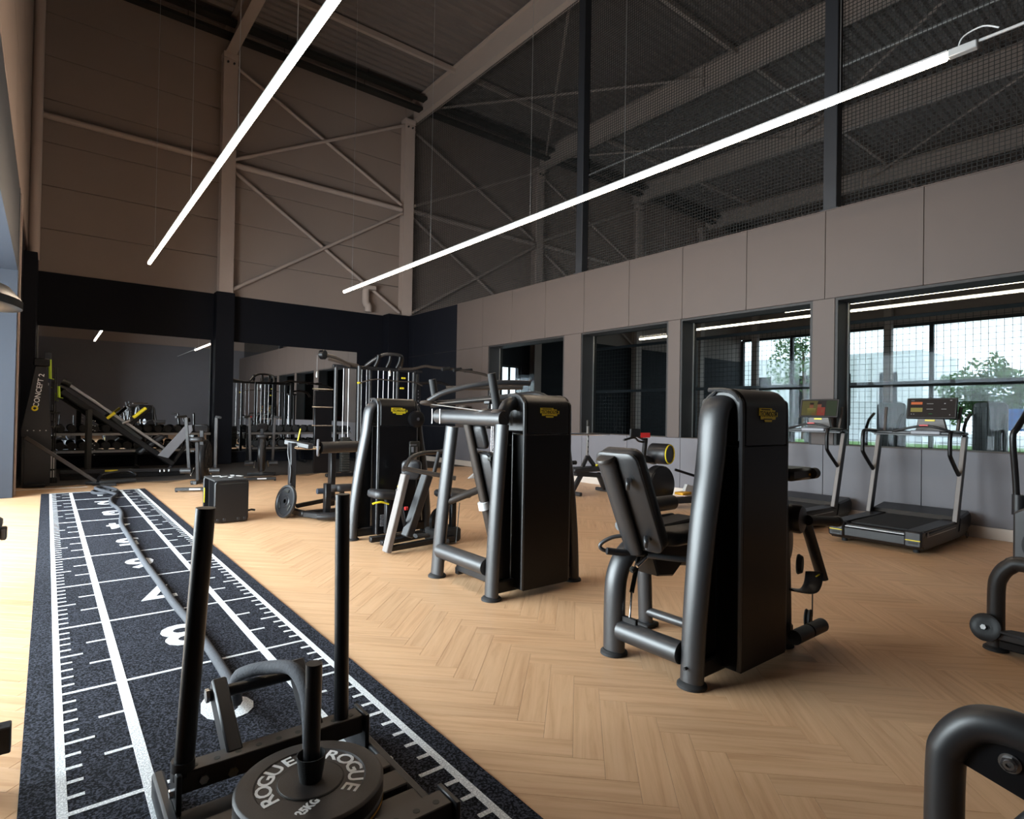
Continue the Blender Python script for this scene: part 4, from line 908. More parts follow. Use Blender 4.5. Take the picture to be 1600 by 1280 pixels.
M['scr_sk'] = em('film_skin_tone', (0.36, 0.12, 0.06), 0.35); M['scr_rd'] = em('film_red_dress', (0.42, 0.06, 0.035), 0.35); M['scr_hr'] = em('film_dark_hair', (0.03, 0.012, 0.01), 0.2); M['scr_gr'] = em('film_green_background', (0.05, 0.075, 0.03), 0.3)
# +Y is the left of the screen as the runner sees it
menu = [(0.09, 0.205, 0.045, 0.075, 'scr_or'), (0.085, 0.205, -0.045, 0.005, 'scr_ol'), (-0.02, 0.045, 0.052, 0.056, 'scr_w'), (-0.02, 0.045, -0.012, -0.008, 'scr_w'), (-0.15, -0.10, -0.012, -0.008, 'scr_w'),
        (-0.14, -0.125, 0.052, 0.060, 'scr_w'), (0.17, 0.205, 0.090, 0.093, 'scr_w'), (-0.20, -0.18, 0.090, 0.095, 'scr_w'), (-0.015, 0.02, -0.070, -0.066, 'scr_g'), (0.19, 0.20, -0.075, -0.069, 'scr_w'), (0.165, 0.175, -0.075, -0.069, 'scr_w'), (-0.19, -0.18, -0.080, -0.074, 'scr_w')]
film = [(0.02, 0.225, -0.10, 0.10, 'scr_film'), (-0.225, -0.09, -0.10, 0.10, 'scr_gr'), (0.075, 0.125, 0.0, 0.055, 'scr_sk'), (0.07, 0.125, 0.04, 0.075, 'scr_hr'), (-0.03, 0.02, 0.01, 0.06, 'scr_sk'), (-0.03, 0.025, 0.05, 0.08, 'scr_hr'),
        (0.04, 0.15, -0.085, 0.0, 'scr_ol'), (-0.08, 0.045, -0.10, 0.012, 'scr_rd'), (0.0, 0.09, -0.10, -0.05, 'scr_rd'), (-0.06, -0.03, -0.06, -0.02, 'scr_sk')]
treadmill(0.0, 'black treadmill whose screen shows a menu, the nearer one to the camera, right', ('scr_dark', menu))
treadmill(1.27, 'black treadmill whose screen shows a film still, the farther one behind the tower', ('scr_dark', film))

# ================= RIGHT-HAND FRAGMENTS =================
t = thing('elliptical_trainer', 'black elliptical trainer cut off by the right edge beside the treadmill', 'elliptical trainer', (6.45, 0.9, 0))
MB().prism([(0.72, 0.02), (1.16, 0.10), (1.20, 0.20), (1.20, 0.58), (1.14, 0.62), (0.72, 0.62)], (6.30, 0, 0), (0, 1, 0), (0, 0, 1), 0.26, 0.015).build('drive_cover', 'frame', t)
MB().lathe([(0, 0), (0.15, 0), (0.16, 0.01), (0.16, 0.02), (0, 0.02)], (6.295, 0.98, 0.33), (-1, 0, 0), 30).build('side_disc', 'black', t)
MB().tube([(6.45, 1.20, 0.60), (6.42, 1.21, 0.90), (6.38, 1.22, 1.20), (6.42, 1.20, 1.28), (6.60, 1.17, 1.42), (6.66, 1.14, 1.55)], 0.024, 12, smooth=4).build('moving_handle', 'black', t)
MB().tube([(6.44, 1.19, 0.55), (6.44, 1.19, 0.72)], 0.045, 14).build('handle_socket', 'dark', t)
MB().bar((6.1, 0.8, 0.035), (7.1, 0.8, 0.035), 0.08, 0.07, c=0.01).build('base_frame', 'dark', t)
MB().bar((6.5, 0.75, 0.60), (6.5, 0.70, 1.30), 0.06, 0.08, c=0.01).build('mast', 'dark', t)
MB().tube([(6.2, 0.62, 0.12), (7.1, 0.62, 0.20)], [(0.05, 0.03)]*2, 12).build('pedal_arm', 'black', t)
t = thing('arched_frame_machine', 'black machine with a bent tube arch and round disc at the right edge', 'gym machine', (4.35, 0.6, 0))
MB().tube([(4.35, 0.90, 0.02), (4.35, 0.90, 0.34), (4.35, 0.885, 0.43), (4.35, 0.84, 0.495), (4.35, 0.76, 0.52), (4.35, 0.3, 0.52)], 0.043, 18, up=(1, 0, 0), smooth=5).build('arch_tube', 'frame', t)
MB().lathe([(0.05, 0), (0.062, 0.003), (0.06, 0.016), (0.048, 0.026)], (4.35, 0.90, 0), (0, 0, 1), 24).build('foot', 'rubber', t)
MB().lathe([(0, 0), (0.070, 0), (0.078, 0.008), (0.078, 0.018), (0.05, 0.026), (0.03, 0.024), (0.0, 0.024)], (4.285, 0.93, 0.135), (-0.93, 0.2, 0.2), 30).build('side_disc', 'black', t)
MB().cyl((4.26, 0.935, 0.14), (4.245, 0.938, 0.144), 0.015, 6).build('hex_bolt', 'steel', t)
MB().prism([(0.86, 0.0), (0.60, -0.06), (0.30, -0.06), (0.30, 0.10), (0.70, 0.10), (0.82, 0.07)], (4.22, 0, 0.15), (0, 1, 0), (1, 0, 0.0), 0.012).build('base_plate', 'dark', t)
MB().cyl((4.27, 0.74, 0.16), (4.27, 0.74, 0.185), 0.01, 6).build('plate_bolt', 'steel', t)
MB().bar((4.30, 0.88, 0.10), (4.30, 0.2, 0.10), 0.05, 0.04, c=0.006).build('base_rail', 'frame', t)
MB().bar((4.35, 0.88, 0.05), (4.35, 0.2, 0.05), 0.10, 0.05, c=0.006).build('base_rail', 'black', t)
t = thing('bent_tube_machine', 'black bent tube frame with a hex nut, nearest thing at the lower right corner', 'gym machine', (1.96, 0.3, 0))
MB().tube([(1.955, 0.515, 0.0), (1.955, 0.512, 0.36), (1.955, 0.500, 0.44), (1.955, 0.455, 0.505), (1.955, 0.40, 0.53), (1.955, 0.33, 0.53), (1.955, 0.22, 0.505), (1.955, 0.05, 0.45)], 0.046, 26, up=(1, 0, 0), smooth=6).build('arch_tube', 'frame', t)
MB().prism([(0.478, 0.402), (0.36, 0.372), (0.20, 0.33), (0.10, 0.33), (0.10, 0.46), (0.30, 0.51), (0.40, 0.505), (0.46, 0.47)], (1.945, 0, 0), (0, 1, 0), (0, 0, 1), 0.012, 0.001).build('gusset_plate', 'black', t)
b = MB().lathe([(0.019, 0.0), (0.019, 0.012)], (1.944, 0.372, 0.448), (-1, 0, 0), 6); b.build('hex_nut', 'chrome', t)
MB().lathe([(0.024, 0.0), (0.024, 0.003)], (1.944, 0.372, 0.448), (-1, 0, 0), 24).build('washer', 'steel', t)
MB().lathe([(0.006, 0.0), (0.012, 0.0), (0.012, 0.005), (0.006, 0.005)], (1.933, 0.372, 0.448), (-1, 0, 0), 16, close=False).build('bolt_end', 'steel', t)
MB().tube([(1.99, 0.46, 0.10), (2.00, 0.20, 0.52)], 0.024, 16).build('inner_strut', 'frame', t)
MB().lathe([(0.05, 0), (0.062, 0.003), (0.06, 0.016), (0.048, 0.026)], (1.955, 0.515, 0), (0, 0, 1), 24).build('foot', 'rubber', t)
MB().bar((1.955, 0.50, 0.08), (1.955, 0.02, 0.08), 0.07, 0.05, c=0.008).build('base_rail', 'frame', t)

# ================= LEFT-HAND FRAGMENTS =================
t = thing('glossy_machine_head', 'glossy black rounded machine head cut off by the left edge at eye height', 'gym machine', (-0.62, 3.0, 0))
MB().tube([(-0.62, 3.0, 0.0), (-0.62, 3.0, 1.55), (-0.56, 3.0, 1.70)], 0.05, 16, smooth=3).build('column', 'frame', t)
MB().lathe([(0.0, 0.08), (0.10, 0.072), (0.19, 0.045), (0.235, 0.0), (0.238, -0.03), (0.225, -0.035), (0.15, -0.05), (0, -0.055)], (-0.315, 3.0, 1.755), (0.12, 0, 1), 40).build('head_shell', 'gloss', t)
MB().tube([(-0.50, 2.86, 1.80), (-0.25, 2.84, 1.80), (-0.17, 2.86, 1.765), (-0.22, 2.90, 1.74), (-0.5, 2.93, 1.74)], 0.02, 12, smooth=5).build('bent_handle', 'steel', t)
MB().lathe([(0.2, 0), (0.2, 0.02), (0.05, 0.03)], (-0.62, 3.0, 0), (0, 0, 1), 28).build('base', 'black', t)
t = thing('bench_foot', 'black box beam with bolt holes resting on a stub leg at the left edge', 'bench', (-0.5, 2.66, 0))
MB().box(-1.0, -0.075, 2.62, 2.68, 0.135, 0.225, 0.004).build('beam', 'dark', t)
MB().cyl((-0.16, 2.65, 0.0), (-0.16, 2.65, 0.14), 0.022, 14).build('leg', 'black', t); MB().cyl((-0.85, 2.65, 0.0), (-0.85, 2.65, 0.14), 0.022, 14).build('leg', 'black', t)
for x in (-0.11, -0.17, -0.23): MB().cyl((x, 2.65, 0.2245), (x, 2.65, 0.2262), 0.009, 12).build('hole', 'ink', t)
t = thing('seat_end', 'small grey and black bench end at the left edge above the pale floor', 'bench', (-0.5, 5.3, 0))
MB().box(-0.9, -0.225, 5.22, 5.40, 0.49, 0.55, 0.02).build('cushion', 'frame', t); MB().box(-0.9, -0.235, 5.22, 5.40, 0.41, 0.488, 0.01).build('frame', 'black', t)
MB().box(-0.235, -0.200, 5.24, 5.36, 0.41, 0.49, 0.008).build('end_cap', 'curved_dark', t); MB().cyl((-0.30, 5.31, 0.42), (-0.30, 5.31, 0.36), 0.03, 14).build('knob', 'ink', t)
for x in (-0.4, -0.8): MB().cyl((x, 5.31, 0.0), (x, 5.31, 0.42), 0.025, 12).build('leg', 'black', t)

# ================= MIDDLE GROUND =================
# rolling tool box / plyo storage box
t = thing('storage_box', 'rounded black storage box with open left side standing beside the sprint mat', 'storage box', (1.77, 7.75, 0))
x0, x1, y0, y1 = 1.53, 1.90, 7.40, 8.05
sh = rrect(x0, x1, 0.012, 0.50, 0.045, 5)
MB().prism(sh, (0, y0+0.03, 0), (1, 0, 0), (0, 0, 1), 0.03, 0.008).build('near_end', 'black', t)
MB().prism(sh, (0, y1, 0), (1, 0, 0), (0, 0, 1), 0.03, 0.008).build('far_end', 'black', t)
MB().box(x0, x1, y0+0.03, y1-0.03, 0.485, 0.505, 0.008).build('lid', 'rubber', t); MB().box(x0, x1, y0+0.03, y1-0.03, 0.012, 0.04, 0.004).build('floor_tray', 'black', t)
MB().box(x1-0.02, x1, y0+0.03, y1-0.03, 0.03, 0.49, 0.004).build('back_panel', 'black', t)
for yy in (7.58, 7.86): MB().box(x0+0.03, x1-0.02, yy-0.008, yy+0.008, 0.04, 0.485, 0).build('divider', 'dark', t)
MB().box(x0-0.002, x0+0.01, 7.98, 7.99, 0.18, 0.36, 0.002).build('stripe', 'yellow', t)
MB().prism([(1.57, 0.468), (1.885, 0.468), (1.88, 0.462), (1.60, 0.455), (1.575, 0.461)], (0, y0+0.003, 0), (1, 0, 0), (0, 0, 1), 0.006).build('lid_flap_edge', 'ink', t)
for xx in (1.57, 1.64, 1.79, 1.86): MB().box(xx-0.015, xx+0.015, y0-0.004, y0+0.004, 0.025, 0.06, 0.003).build('rivet', 'dark', t)
MB().torus((1.515, 7.60, 0.10), (0, 1, 0), 0.05, 0.013, 20, 8).build('strap_loop', 'rubber', t)
MB().tube([(1.90, 7.46, 0.12), (1.95, 7.46, 0.13), (1.99, 7.46, 0.12)], 0.012, 8).build('strap_loop', 'rubber', t)
rr = random.Random(5)
for i in range(5):
    b = MB(); xa, ya = 1.65+0.06*i, 7.9-0.1*(i % 3)
    b.box(xa-0.045, xa+0.045, ya-0.02, ya+0.02, 0.506, 0.509, 0.001, Matrix.Rotation(0.5*i, 3, 'Z')); b.build('logo_stroke', 'white', t)
for (yy, zz, wd) in ((7.50, 0.08, 'nearest'), (7.70, 0.08, 'middle'), (7.95, 0.08, 'farthest')):
    k = thing('kettlebell', 'small grey-handled kettlebell in the open side of the storage box, the %s of three' % wd, 'kettlebell', (1.68, yy, zz-0.04), 'kettlebells in the storage box')
    MB().lathe([(0.0, 0), (0.03, 0), (0.045, 0.02), (0.04, 0.05), (0, 0.06)], (1.68, yy, zz-0.04), (0, 0, 1), 16).build('bell', 'rubber', k)
    MB().torus((1.68, yy, zz+0.03), (1, 0, 0), 0.022, 0.006, 16, 6).build('handle', 'chrome', k)
# plate-loaded hip machine
t = thing('plate_loaded_machine', 'black plate-loaded machine with chrome bar left of the third tower', 'gym machine', (2.65, 7.5, 0))
MB().bar((2.45, 7.55, 0.05), (2.45, 7.55, 0.92), 0.07, 0.11, up=(0, 1, 0), c=0.008).build('upright', 'dark', t)
MB().bar((3.05, 7.75, 0.05), (3.05, 7.75, 0.85), 0.07, 0.11, up=(0, 1, 0), c=0.008).build('upright', 'black', t)
MB().bar((2.42, 7.7, 0.93), (2.62, 7.35, 0.88), 0.09, 0.07, c=0.012).build('head_arm', 'dark', t)
MB().cyl((2.46, 7.52, 0.865), (2.75, 7.40, 0.860), 0.026, 18).build('loading_bar', 'chrome', t)
MB().lathe([(0.03, 0.0), (0.10, 0.0), (0.112, 0.006), (0.112, 0.022), (0.10, 0.03), (0.03, 0.03)], (2.715, 7.415, 0.86), (0.92, -0.38, 0), 30).build('small_plate', 'grey', t)
MB().cyl((2.75, 7.40, 0.86), (3.35, 7.55, 0.86), 0.075, 24).build('hip_roller', 'pad', t)
MB().cyl((2.50, 7.5, 0.95), (2.53, 7.5, 1.10), 0.008, 10).build('lever', 'yellow', t, 'yellow lever')
MB().tube([(2.42, 7.6, 0.92), (2.40, 7.55, 0.78), (2.42, 7.5, 0.60), (2.41, 7.5, 0.42)], 0.012, 10, smooth=4).build('chain_tube', 'dark', t)
MB().bar((2.50, 7.2, 0.06), (2.62, 6.95, 0.06), 0.07, 0.07, c=0.01).build('base_rail', 'black', t)
MB().bar((2.45, 7.6, 0.06), (2.50, 7.2, 0.06), 0.07, 0.07, c=0.01).build('base_rail', 'black', t)
MB().tube([(2.60, 6.97, 0.06), (2.72, 6.88, 0.06), (2.95, 6.90, 0.06)], [(0.08, 0.045)]*3, 14, smooth=3).build('base_nose', 'dark', t)
MB().bar((2.5, 7.5, 0.12), (3.1, 7.7, 0.15), 0.05, 0.05, c=0.006).build('cross_rail', 'black', t); MB().bar((2.55, 7.3, 0.06), (3.1, 7.3, 0.06), 0.05, 0.05, c=0.006).build('cross_rail', 'black', t)
MB().bar((2.72, 7.05, 0.08), (2.72, 7.05, 0.44), 0.07, 0.09, c=0.006).build('plate_horn_post', 'black', t)
pad(t, 'seat', (2.98, 7.15, 0.36), 0.30, 0.30, 0.09, (0, 0.1, 1), (1, 0, 0), 'pad', 0.06); MB().bar((2.95, 7.15, 0.08), (2.95, 7.15, 0.33), 0.05, 0.05, c=0.005).build('seat_post', 'black', t)
MB().cyl((2.62, 7.12, 0.34), (2.75, 7.12, 0.34), 0.035, 14).build('foam_end', 'wall_navy', t)
o0 = Vector((2.335, 7.40, 0.205)); axp = Vector((-0.95, -0.24, 0.22)).normalized()
t = thing('weight_plate', 'round grey-faced weight plate leaning on the plate-loaded machine, grip slots cut in it', 'weight plate', (2.34, 7.4, 0.0))
MB().lathe([(0.025, -0.012), (0.07, -0.016), (0.08, -0.008), (0.165, -0.008), (0.178, -0.02), (0.20, -0.018), (0.205, -0.008), (0.205, 0.012), (0.19, 0.02), (0.025, 0.02)], o0, -axp, 40, close=False).build('rubber_disc', 'dark', t)
uu = axp.cross(Vector((0, 0, 1))).normalized(); vv = uu.cross(axp)
for a in (90, 210, 330):
    c = o0+axp*0.014+(uu*math.cos(math.radians(a))+vv*math.sin(math.radians(a)))*0.125
    d_ = (uu*-math.sin(math.radians(a))+vv*math.cos(math.radians(a)))
    MB().tube([c-d_*0.04, c, c+d_*0.04], [(0.006, 0.02)]*3, 10, up=tuple(axp.cross(d_))).build('grip_slot', 'ink', t)
MB().lathe([(0.026, 0), (0.05, 0), (0.05, 0.006), (0.026, 0.006)], o0+axp*0.012, axp, 20, close=False).build('hub', 'dark', t)
# air bikes
def air_bike(loc, rz, lab):
    t = thing('air_bike', lab, 'exercise bike', (0, 0, 0), 'air bikes on the oak edge')
    # local: rider faces +x, wheel centre at x=0.25; wheel plane xz
    MB().lathe([(0.0, -0.07), (0.30, -0.07), (0.34, -0.055), (0.355, -0.03), (0.355, 0.03), (0.34, 0.055), (0.30, 0.07), (0, 0.07)], (0.25, 0, 0.46), (0, 1, 0), 36).build('fan_cage', 'black', t)
    for i in range(18):
        a = 2*PI*i/18
        for yy in (-0.072, 0.072): MB().bar((0.25+0.06*math.cos(a), yy, 0.46+0.06*math.sin(a)), (0.25+0.30*math.cos(a), yy, 0.46+0.30*math.sin(a)), 0.006, 0.006, c=0.001).build('cage_wire', 'frame', t)
    for r_ in (0.12, 0.2, 0.28): MB().torus((0.25, -0.073, 0.46), (0, 1, 0), r_, 0.004, 28, 5).build('cage_ring', 'frame', t)
    MB().bar((-0.42, 0, 0.14), (0.55, 0, 0.10), 0.06, 0.06, c=0.006).build('main_beam', 'dark', t)
    for xx in (-0.45, 0.56):
        MB().bar((xx, -0.27, 0.045), (xx, 0.27, 0.045), 0.07, 0.05, c=0.008).build('foot_bar', 'dark', t)
        for yy in (-0.25, 0.25): MB().cyl((xx, yy, 0.0), (xx, yy, 0.03), 0.02, 10).build('foot', 'rubber', t)
    MB().box(-0.487, -0.484, -0.10, 0.06, 0.036, 0.058, 0).build('front_label', 'white', t, 'white lettering strip')
    MB().bar((-0.20, 0, 0.15), (-0.30, 0, 0.80), 0.05, 0.05, c=0.006).build('seat_tube', 'dark', t)
    pad(t, 'saddle', (-0.31, 0, 0.84), 0.20, 0.26, 0.07, (0, 0, 1), (1, 0, 0), 'pad', 0.07)
    MB().bar((0.10, 0, 0.30), (0.02, 0, 0.98), 0.05, 0.06, c=0.006).build('mast', 'dark', t)
    MB().box(-0.02, 0.02, -0.10, 0.10, 0.95, 1.08, 0.01, Matrix.Rotation(-0.4, 3, 'Y')).build('monitor', 'black', t)
    for sg in (-1, 1):
        MB().bar((0.12, sg*0.20, 0.30), (-0.04, sg*0.23, 1.20), 0.03, 0.05, c=0.005).build('lever_arm', 'frame', t)
        MB().tube([(-0.04, sg*0.23, 1.21), (-0.25, sg*0.33, 1.20)], 0.02, 12).build('hand_grip', 'rubber', t)
        MB().cyl((-0.02, sg*0.14, 0.30), (-0.02, sg*0.30, 0.30), 0.045, 16).build('foot_peg', 'dark', t)
        MB().bar((0.05, sg*0.11, 0.34), (0.05-sg*0.12, sg*0.13, 0.22), 0.02, 0.03, c=0.003).build('crank', 'steel', t)
    t.location = loc; t.rotation_euler = (0, 0, rz); return t
b1_ = air_bike((2.04, 10.95, 0), math.radians(68), 'black air bike standing beyond the storage box, left one of the two')
dup(b1_, (3.30, 12.0, 0.0), 'black air bike standing near the black column, right one of the two', math.radians(74))
# multi-station cable tower
t = thing('cable_station', 'black multi-station cable tower with chrome rods and pull-up bars near the back wall', 'gym machine', (5.6, 11.5, 0))
for (x, y) in ((4.57, 11.5), (5.0, 11.35), (5.36, 11.6), (5.95, 11.5), (6.35, 11.5), (6.50, 11.6)): MB().tube([(x, y, 0.0), (x, y, 2.28)], 0.038, 14).build('post', 'frame', t)
for x in (4.70, 4.81, 5.09, 5.20, 5.46, 5.58, 5.70, 5.82, 6.18): MB().cyl((x, 11.42, 0.25), (x, 11.42, 2.22), 0.009, 10).build('guide_rod', 'steel', t)
for (x, zt_) in ((4.755, 0.85), (5.145, 0.9), (5.52, 0.8), (5.76, 0.9)):
    for i in range(14): MB().box(x-0.085, x+0.085, 11.36, 11.48, 0.12+i*0.05, 0.165+i*0.05, 0.004).build('weight_block', 'ink', t)
for (x) in (4.35,): 
    MB().box(x-0.18, x+0.18, 11.55, 11.62, 0.10, 1.75, 0.01).build('stack_shroud', 'gloss', t)
    for z in (1.05, 1.42, 1.78): MB().cyl((x-0.24, 11.53, z), (x+0.2, 11.53, z), 0.012, 8).build('shroud_rail', 'steel', t)
for a, b in (((4.4, 11.5, 0.05), (6.6, 11.5, 0.05)), ((5.0, 10.9, 0.05), (5.0, 12.1, 0.05)), ((5.95, 10.9, 0.05), (5.95, 12.1, 0.05))): MB().bar(a, b, 0.08, 0.07, c=0.01).build('base_rail', 'black', t)
MB().bar((4.5, 11.5, 2.26), (6.55, 11.5, 2.26), 0.07, 0.07, c=0.012).build('top_beam', 'dark', t)
MB().lathe([(0, 0), (0.085, 0.0), (0.095, 0.01), (0.095, 0.09), (0.085, 0.10), (0, 0.10)], (4.22, 11.42, 2.46), (0.6, -0.8, 0), 26).build('pulley_drum', 'black', t)
MB().tube([(4.30, 11.42, 2.46), (4.5, 11.4, 2.42), (4.75, 11.4, 2.32), (5.0, 11.4, 2.28)], 0.04, 14, smooth=4).build('arm', 'curved_dark', t)
MB().tube([(4.35, 11.36, 2.38), (4.55, 11.35, 2.34), (4.80, 11.35, 2.26)], 0.03, 12, smooth=4).build('arm', 'curved_dark', t)
MB().tube([(5.2, 11.5, 2.30), (5.35, 11.35, 2.45), (5.55, 11.25, 2.56), (5.85, 11.25, 2.56), (5.98, 11.35, 2.50), (6.0, 11.45, 2.30)], 0.036, 14, smooth=5).build('arched_grip', 'frame', t)
for x in (5.35, 5.62, 5.85): MB().tube([(x, 11.35, 2.30), (x+0.03, 11.28, 2.42), (x+0.03, 11.25, 2.53)], 0.04, 12, smooth=3).build('pulley_fork', 'black', t)
MB().tube([(5.95, 11.45, 2.29), (6.25, 11.4, 2.30), (6.55, 11.35, 2.38), (6.75, 11.3, 2.36), (7.3, 11.2, 2.34), (7.9, 11.1, 2.28), (8.2, 11.0, 2.18)], 0.030, 12, smooth=4).build('long_bar', 'curved_dark', t)
for x in (7.0, 7.3, 7.6): MB().tube([(x-0.12, 11.18, 2.32), (x+0.1, 11.20, 2.36)], 0.038, 12).build('bar_grip', 'rubber', t)
MB().tube([(4.95, 11.2, 1.92), (5.3, 11.2, 2.02), (5.8, 11.2, 2.0), (6.2, 11.2, 2.0), (6.4, 11.2, 1.93)], 0.014, 10, smooth=4).build('curved_bar', 'curved_dark', t)
MB().box(6.30, 6.42, 11.30, 11.38, 0.1, 1.98, 0.01).build('hole_column', 'black', t)
for i in range(22): MB().cyl((6.36, 11.30, 0.25+i*0.075), (6.36, 11.296, 0.25+i*0.075), 0.010, 8).build('hole', 'grey', t)
MB().tube([(6.5, 11.5, 2.0), (6.9, 11.4, 2.04), (7.15, 11.35, 1.98), (7.25, 11.3, 1.85)], 0.035, 12, smooth=4).build('side_arm', 'black', t)
for (x, z) in ((4.98, 1.93), (5.98, 2.08), (5.95, 1.86)): MB().cyl((x-0.04, 11.28, z), (x+0.04, 11.28, z), 0.02, 10).build('tag', 'yellow', t)
MB().cyl((4.13, 11.36, 2.44), (4.13, 11.36, 2.12), 0.003, 6).build('cable', 'wire', t); MB().lathe([(0, 0), (0.018, 0), (0.025, 0.05), (0.012, 0.12), (0, 0.13)], (4.13, 11.36, 2.0), (0, 0, 1), 12).build('snap_hook', 'steel', t)
MB().lathe([(0, 0), (0.02, 0), (0.025, 0.05), (0.012, 0.12), (0, 0.13)], (5.62, 11.2, 2.10), (0, 0, 1), 12).build('snap_hook', 'steel', t)
# tall chrome pole machine near the corner of the wall
t = thing('cable_column', 'free standing cable column with a bright chrome pole before the grey wall', 'gym machine', (7.2, 9.7, 0))
for dx in (0, 0.045): MB().cyl((7.08+dx, 9.55, 0.1), (7.08+dx, 9.55, 1.95), 0.014, 12).build('guide_rod', 'chrome', t)
MB().box(7.0, 7.3, 9.45, 9.75, 1.93, 2.0, 0.015).build('top_cap', 'black', t); MB().box(6.95, 7.45, 9.4, 9.8, 0.0, 0.10, 0.02).build('base', 'black', t)
MB().bar((7.25, 9.65, 0.1), (7.25, 9.65, 1.94), 0.07, 0.10, c=0.01).build('column', 'dark', t)
MB().cyl((7.0, 9.5, 1.93), (6.88, 9.5, 0.95), 0.004, 6).build('cable', 'wire', t)
MB().prism([(6.55, 0.05), (7.0, 0.05), (7.0, 0.32), (6.95, 0.33)], (0, 9.62, 0), (1, 0, 0), (0, 0, 1), 0.05, 0.004).build('foot_wedge', 'alu', t)
# weight bench with post by the wall
t = thing('adjustable_bench', 'black bench with a silver post and crossbar below the second window', 'bench', (7.3, 7.0, 0))
MB().box(6.85, 7.70, 6.9, 7.16, 0.38, 0.46, 0.02).build('cushion', 'pad', t)
MB().bar((6.95, 7.0, 0.36), (7.55, 7.0, 0.30), 0.08, 0.08, c=0.01).build('spine', 'black', t)
MB().bar((7.10, 7.0, 0.34), (6.88, 7.0, 0.05), 0.06, 0.08, c=0.01).build('leg', 'dark', t); MB().bar((7.5, 7.0, 0.34), (7.68, 7.0, 0.05), 0.06, 0.08, c=0.01).build('leg', 'dark', t)
MB().bar((6.88, 6.78, 0.04), (6.88, 7.22, 0.04), 0.07, 0.06, c=0.015).build('foot_bar', 'dark', t); MB().bar((7.70, 6.78, 0.04), (7.70, 7.22, 0.04), 0.07, 0.06, c=0.015).build('foot_bar', 'dark', t)
MB().bar((7.30, 7.06, 0.60), (7.30, 7.06, 1.20), 0.035, 0.035, c=0.004).build('post', 'steel', t); MB().bar((7.30, 7.06, 1.15), (7.30, 7.06, 1.26), 0.045, 0.045, c=0.01).build('post_cap', 'ink', t)
for z in (0.70, 0.78, 0.88, 0.96): MB().box(7.285, 7.30, 7.035, 7.043, z, z+0.035, 0).build('post_slot', 'ink', t)
MB().bar((7.30, 7.06, 0.64), (7.15, 7.06, 0.40), 0.05, 0.07, c=0.01).build('fork_arm', 'dark', t); MB().bar((7.30, 7.06, 0.64), (7.48, 7.06, 0.46), 0.05, 0.07, c=0.01).build('fork_arm', 'dark', t)
MB().cyl((6.80, 7.10, 1.015), (7.76, 6.98, 1.01), 0.018, 12).build('crossbar', 'chrome', t)
MB().cyl((7.0, 7.04, 0.54), (6.85, 7.04, 0.54), 0.035, 14).build('foam_roller', 'ink', t); MB().cyl((7.48, 7.03, 0.47), (7.50, 7.0, 0.49), 0.02, 10).build('knob', 'yellow', t)
# rowing ergometer
t = thing('rowing_machine', 'black rowing machine with yellow-ringed flywheel behind the backrest of the nearest machine', 'rowing machine', (7.1, 5.35, 0))
MB().lathe([(0, 0), (0.27, 0), (0.29, 0.02), (0.29, 0.14), (0.27, 0.16), (0, 0.16)], (7.02, 5.42, 0.33), (0.0, -1, 0), 36).build('flywheel_cover', 'black', t)
MB().lathe([(0, 0), (0.14, 0), (0.155, 0.02), (0.155, 0.28), (0.145, 0.30), (0, 0.30)], (7.20, 5.62, 0.78), (0.15, -1, 0), 32).build('fan_drum', 'dark', t)
MB().torus((7.245, 5.318, 0.78), (0.15, -1, 0), 0.137, 0.010, 36, 8).build('fan_ring', 'yellow', t, 'yellow ring')
MB().bar((6.86, 5.5, 0.70), (6.84, 5.45, 1.02), 0.06, 0.06, c=0.01).build('neck', 'black', t); MB().bar((6.86, 5.5, 0.72), (7.2, 5.55, 0.66), 0.08, 0.10, c=0.015).build('body', 'dark', t)
MB().tube([(6.30, 5.4, 1.0), (6.55, 5.42, 1.03), (6.68, 5.45, 0.98), (6.84, 5.48, 0.96)], 0.015, 10, smooth=4).build('handle', 'dark', t)
MB().box(6.44, 6.64, 5.38, 5.42, 1.04, 1.16, 0.01).build('display', 'black', t); MB().box(6.66, 6.86, 5.38, 5.40, 1.03, 1.10, 0.004).build('display_screen', 'led_red', t, 'lit red display')
MB().bar((6.8, 5.45, 1.0), (6.6, 5.42, 1.06), 0.03, 0.03).build('display_arm', 'black', t)
MB().bar((7.0, 5.35, 0.10), (7.75, 4.65, 0.18), 0.10, 0.09, c=0.01).build('seat_rail', 'black', t); MB().box(7.2, 7.42, 5.05, 5.2, 0.20, 0.24, 0.01).build('rail_cover', 'orange', t)
MB().box(6.8, 7.3, 5.33, 5.45, 0.0, 0.06, 0.015).build('front_foot', 'dark', t); MB().bar((7.75, 4.45, 0.05), (7.75, 4.9, 0.05), 0.08, 0.1, c=0.01).build('rear_foot', 'dark', t)
MB().prism([(7.35, 0.18), (7.75, 0.12), (7.72, 0.28), (7.45, 0.34)], (0, 5.2, 0), (1, 0, 0), (0, 0, 1), 0.05, 0.004).build('foot_plate', 'white', t)
MB().lathe([(0, 0), (0.09, 0), (0.10, 0.02), (0.10, 0.10), (0, 0.11)], (7.72, 5.0, 0.40), (0.5, -0.9, 0), 24).build('seat_roller', 'dark', t); MB().cyl((7.35, 5.3, 0.55), (7.70, 5.05, 0.42), 0.02, 10).build('handle_strut', 'black', t)

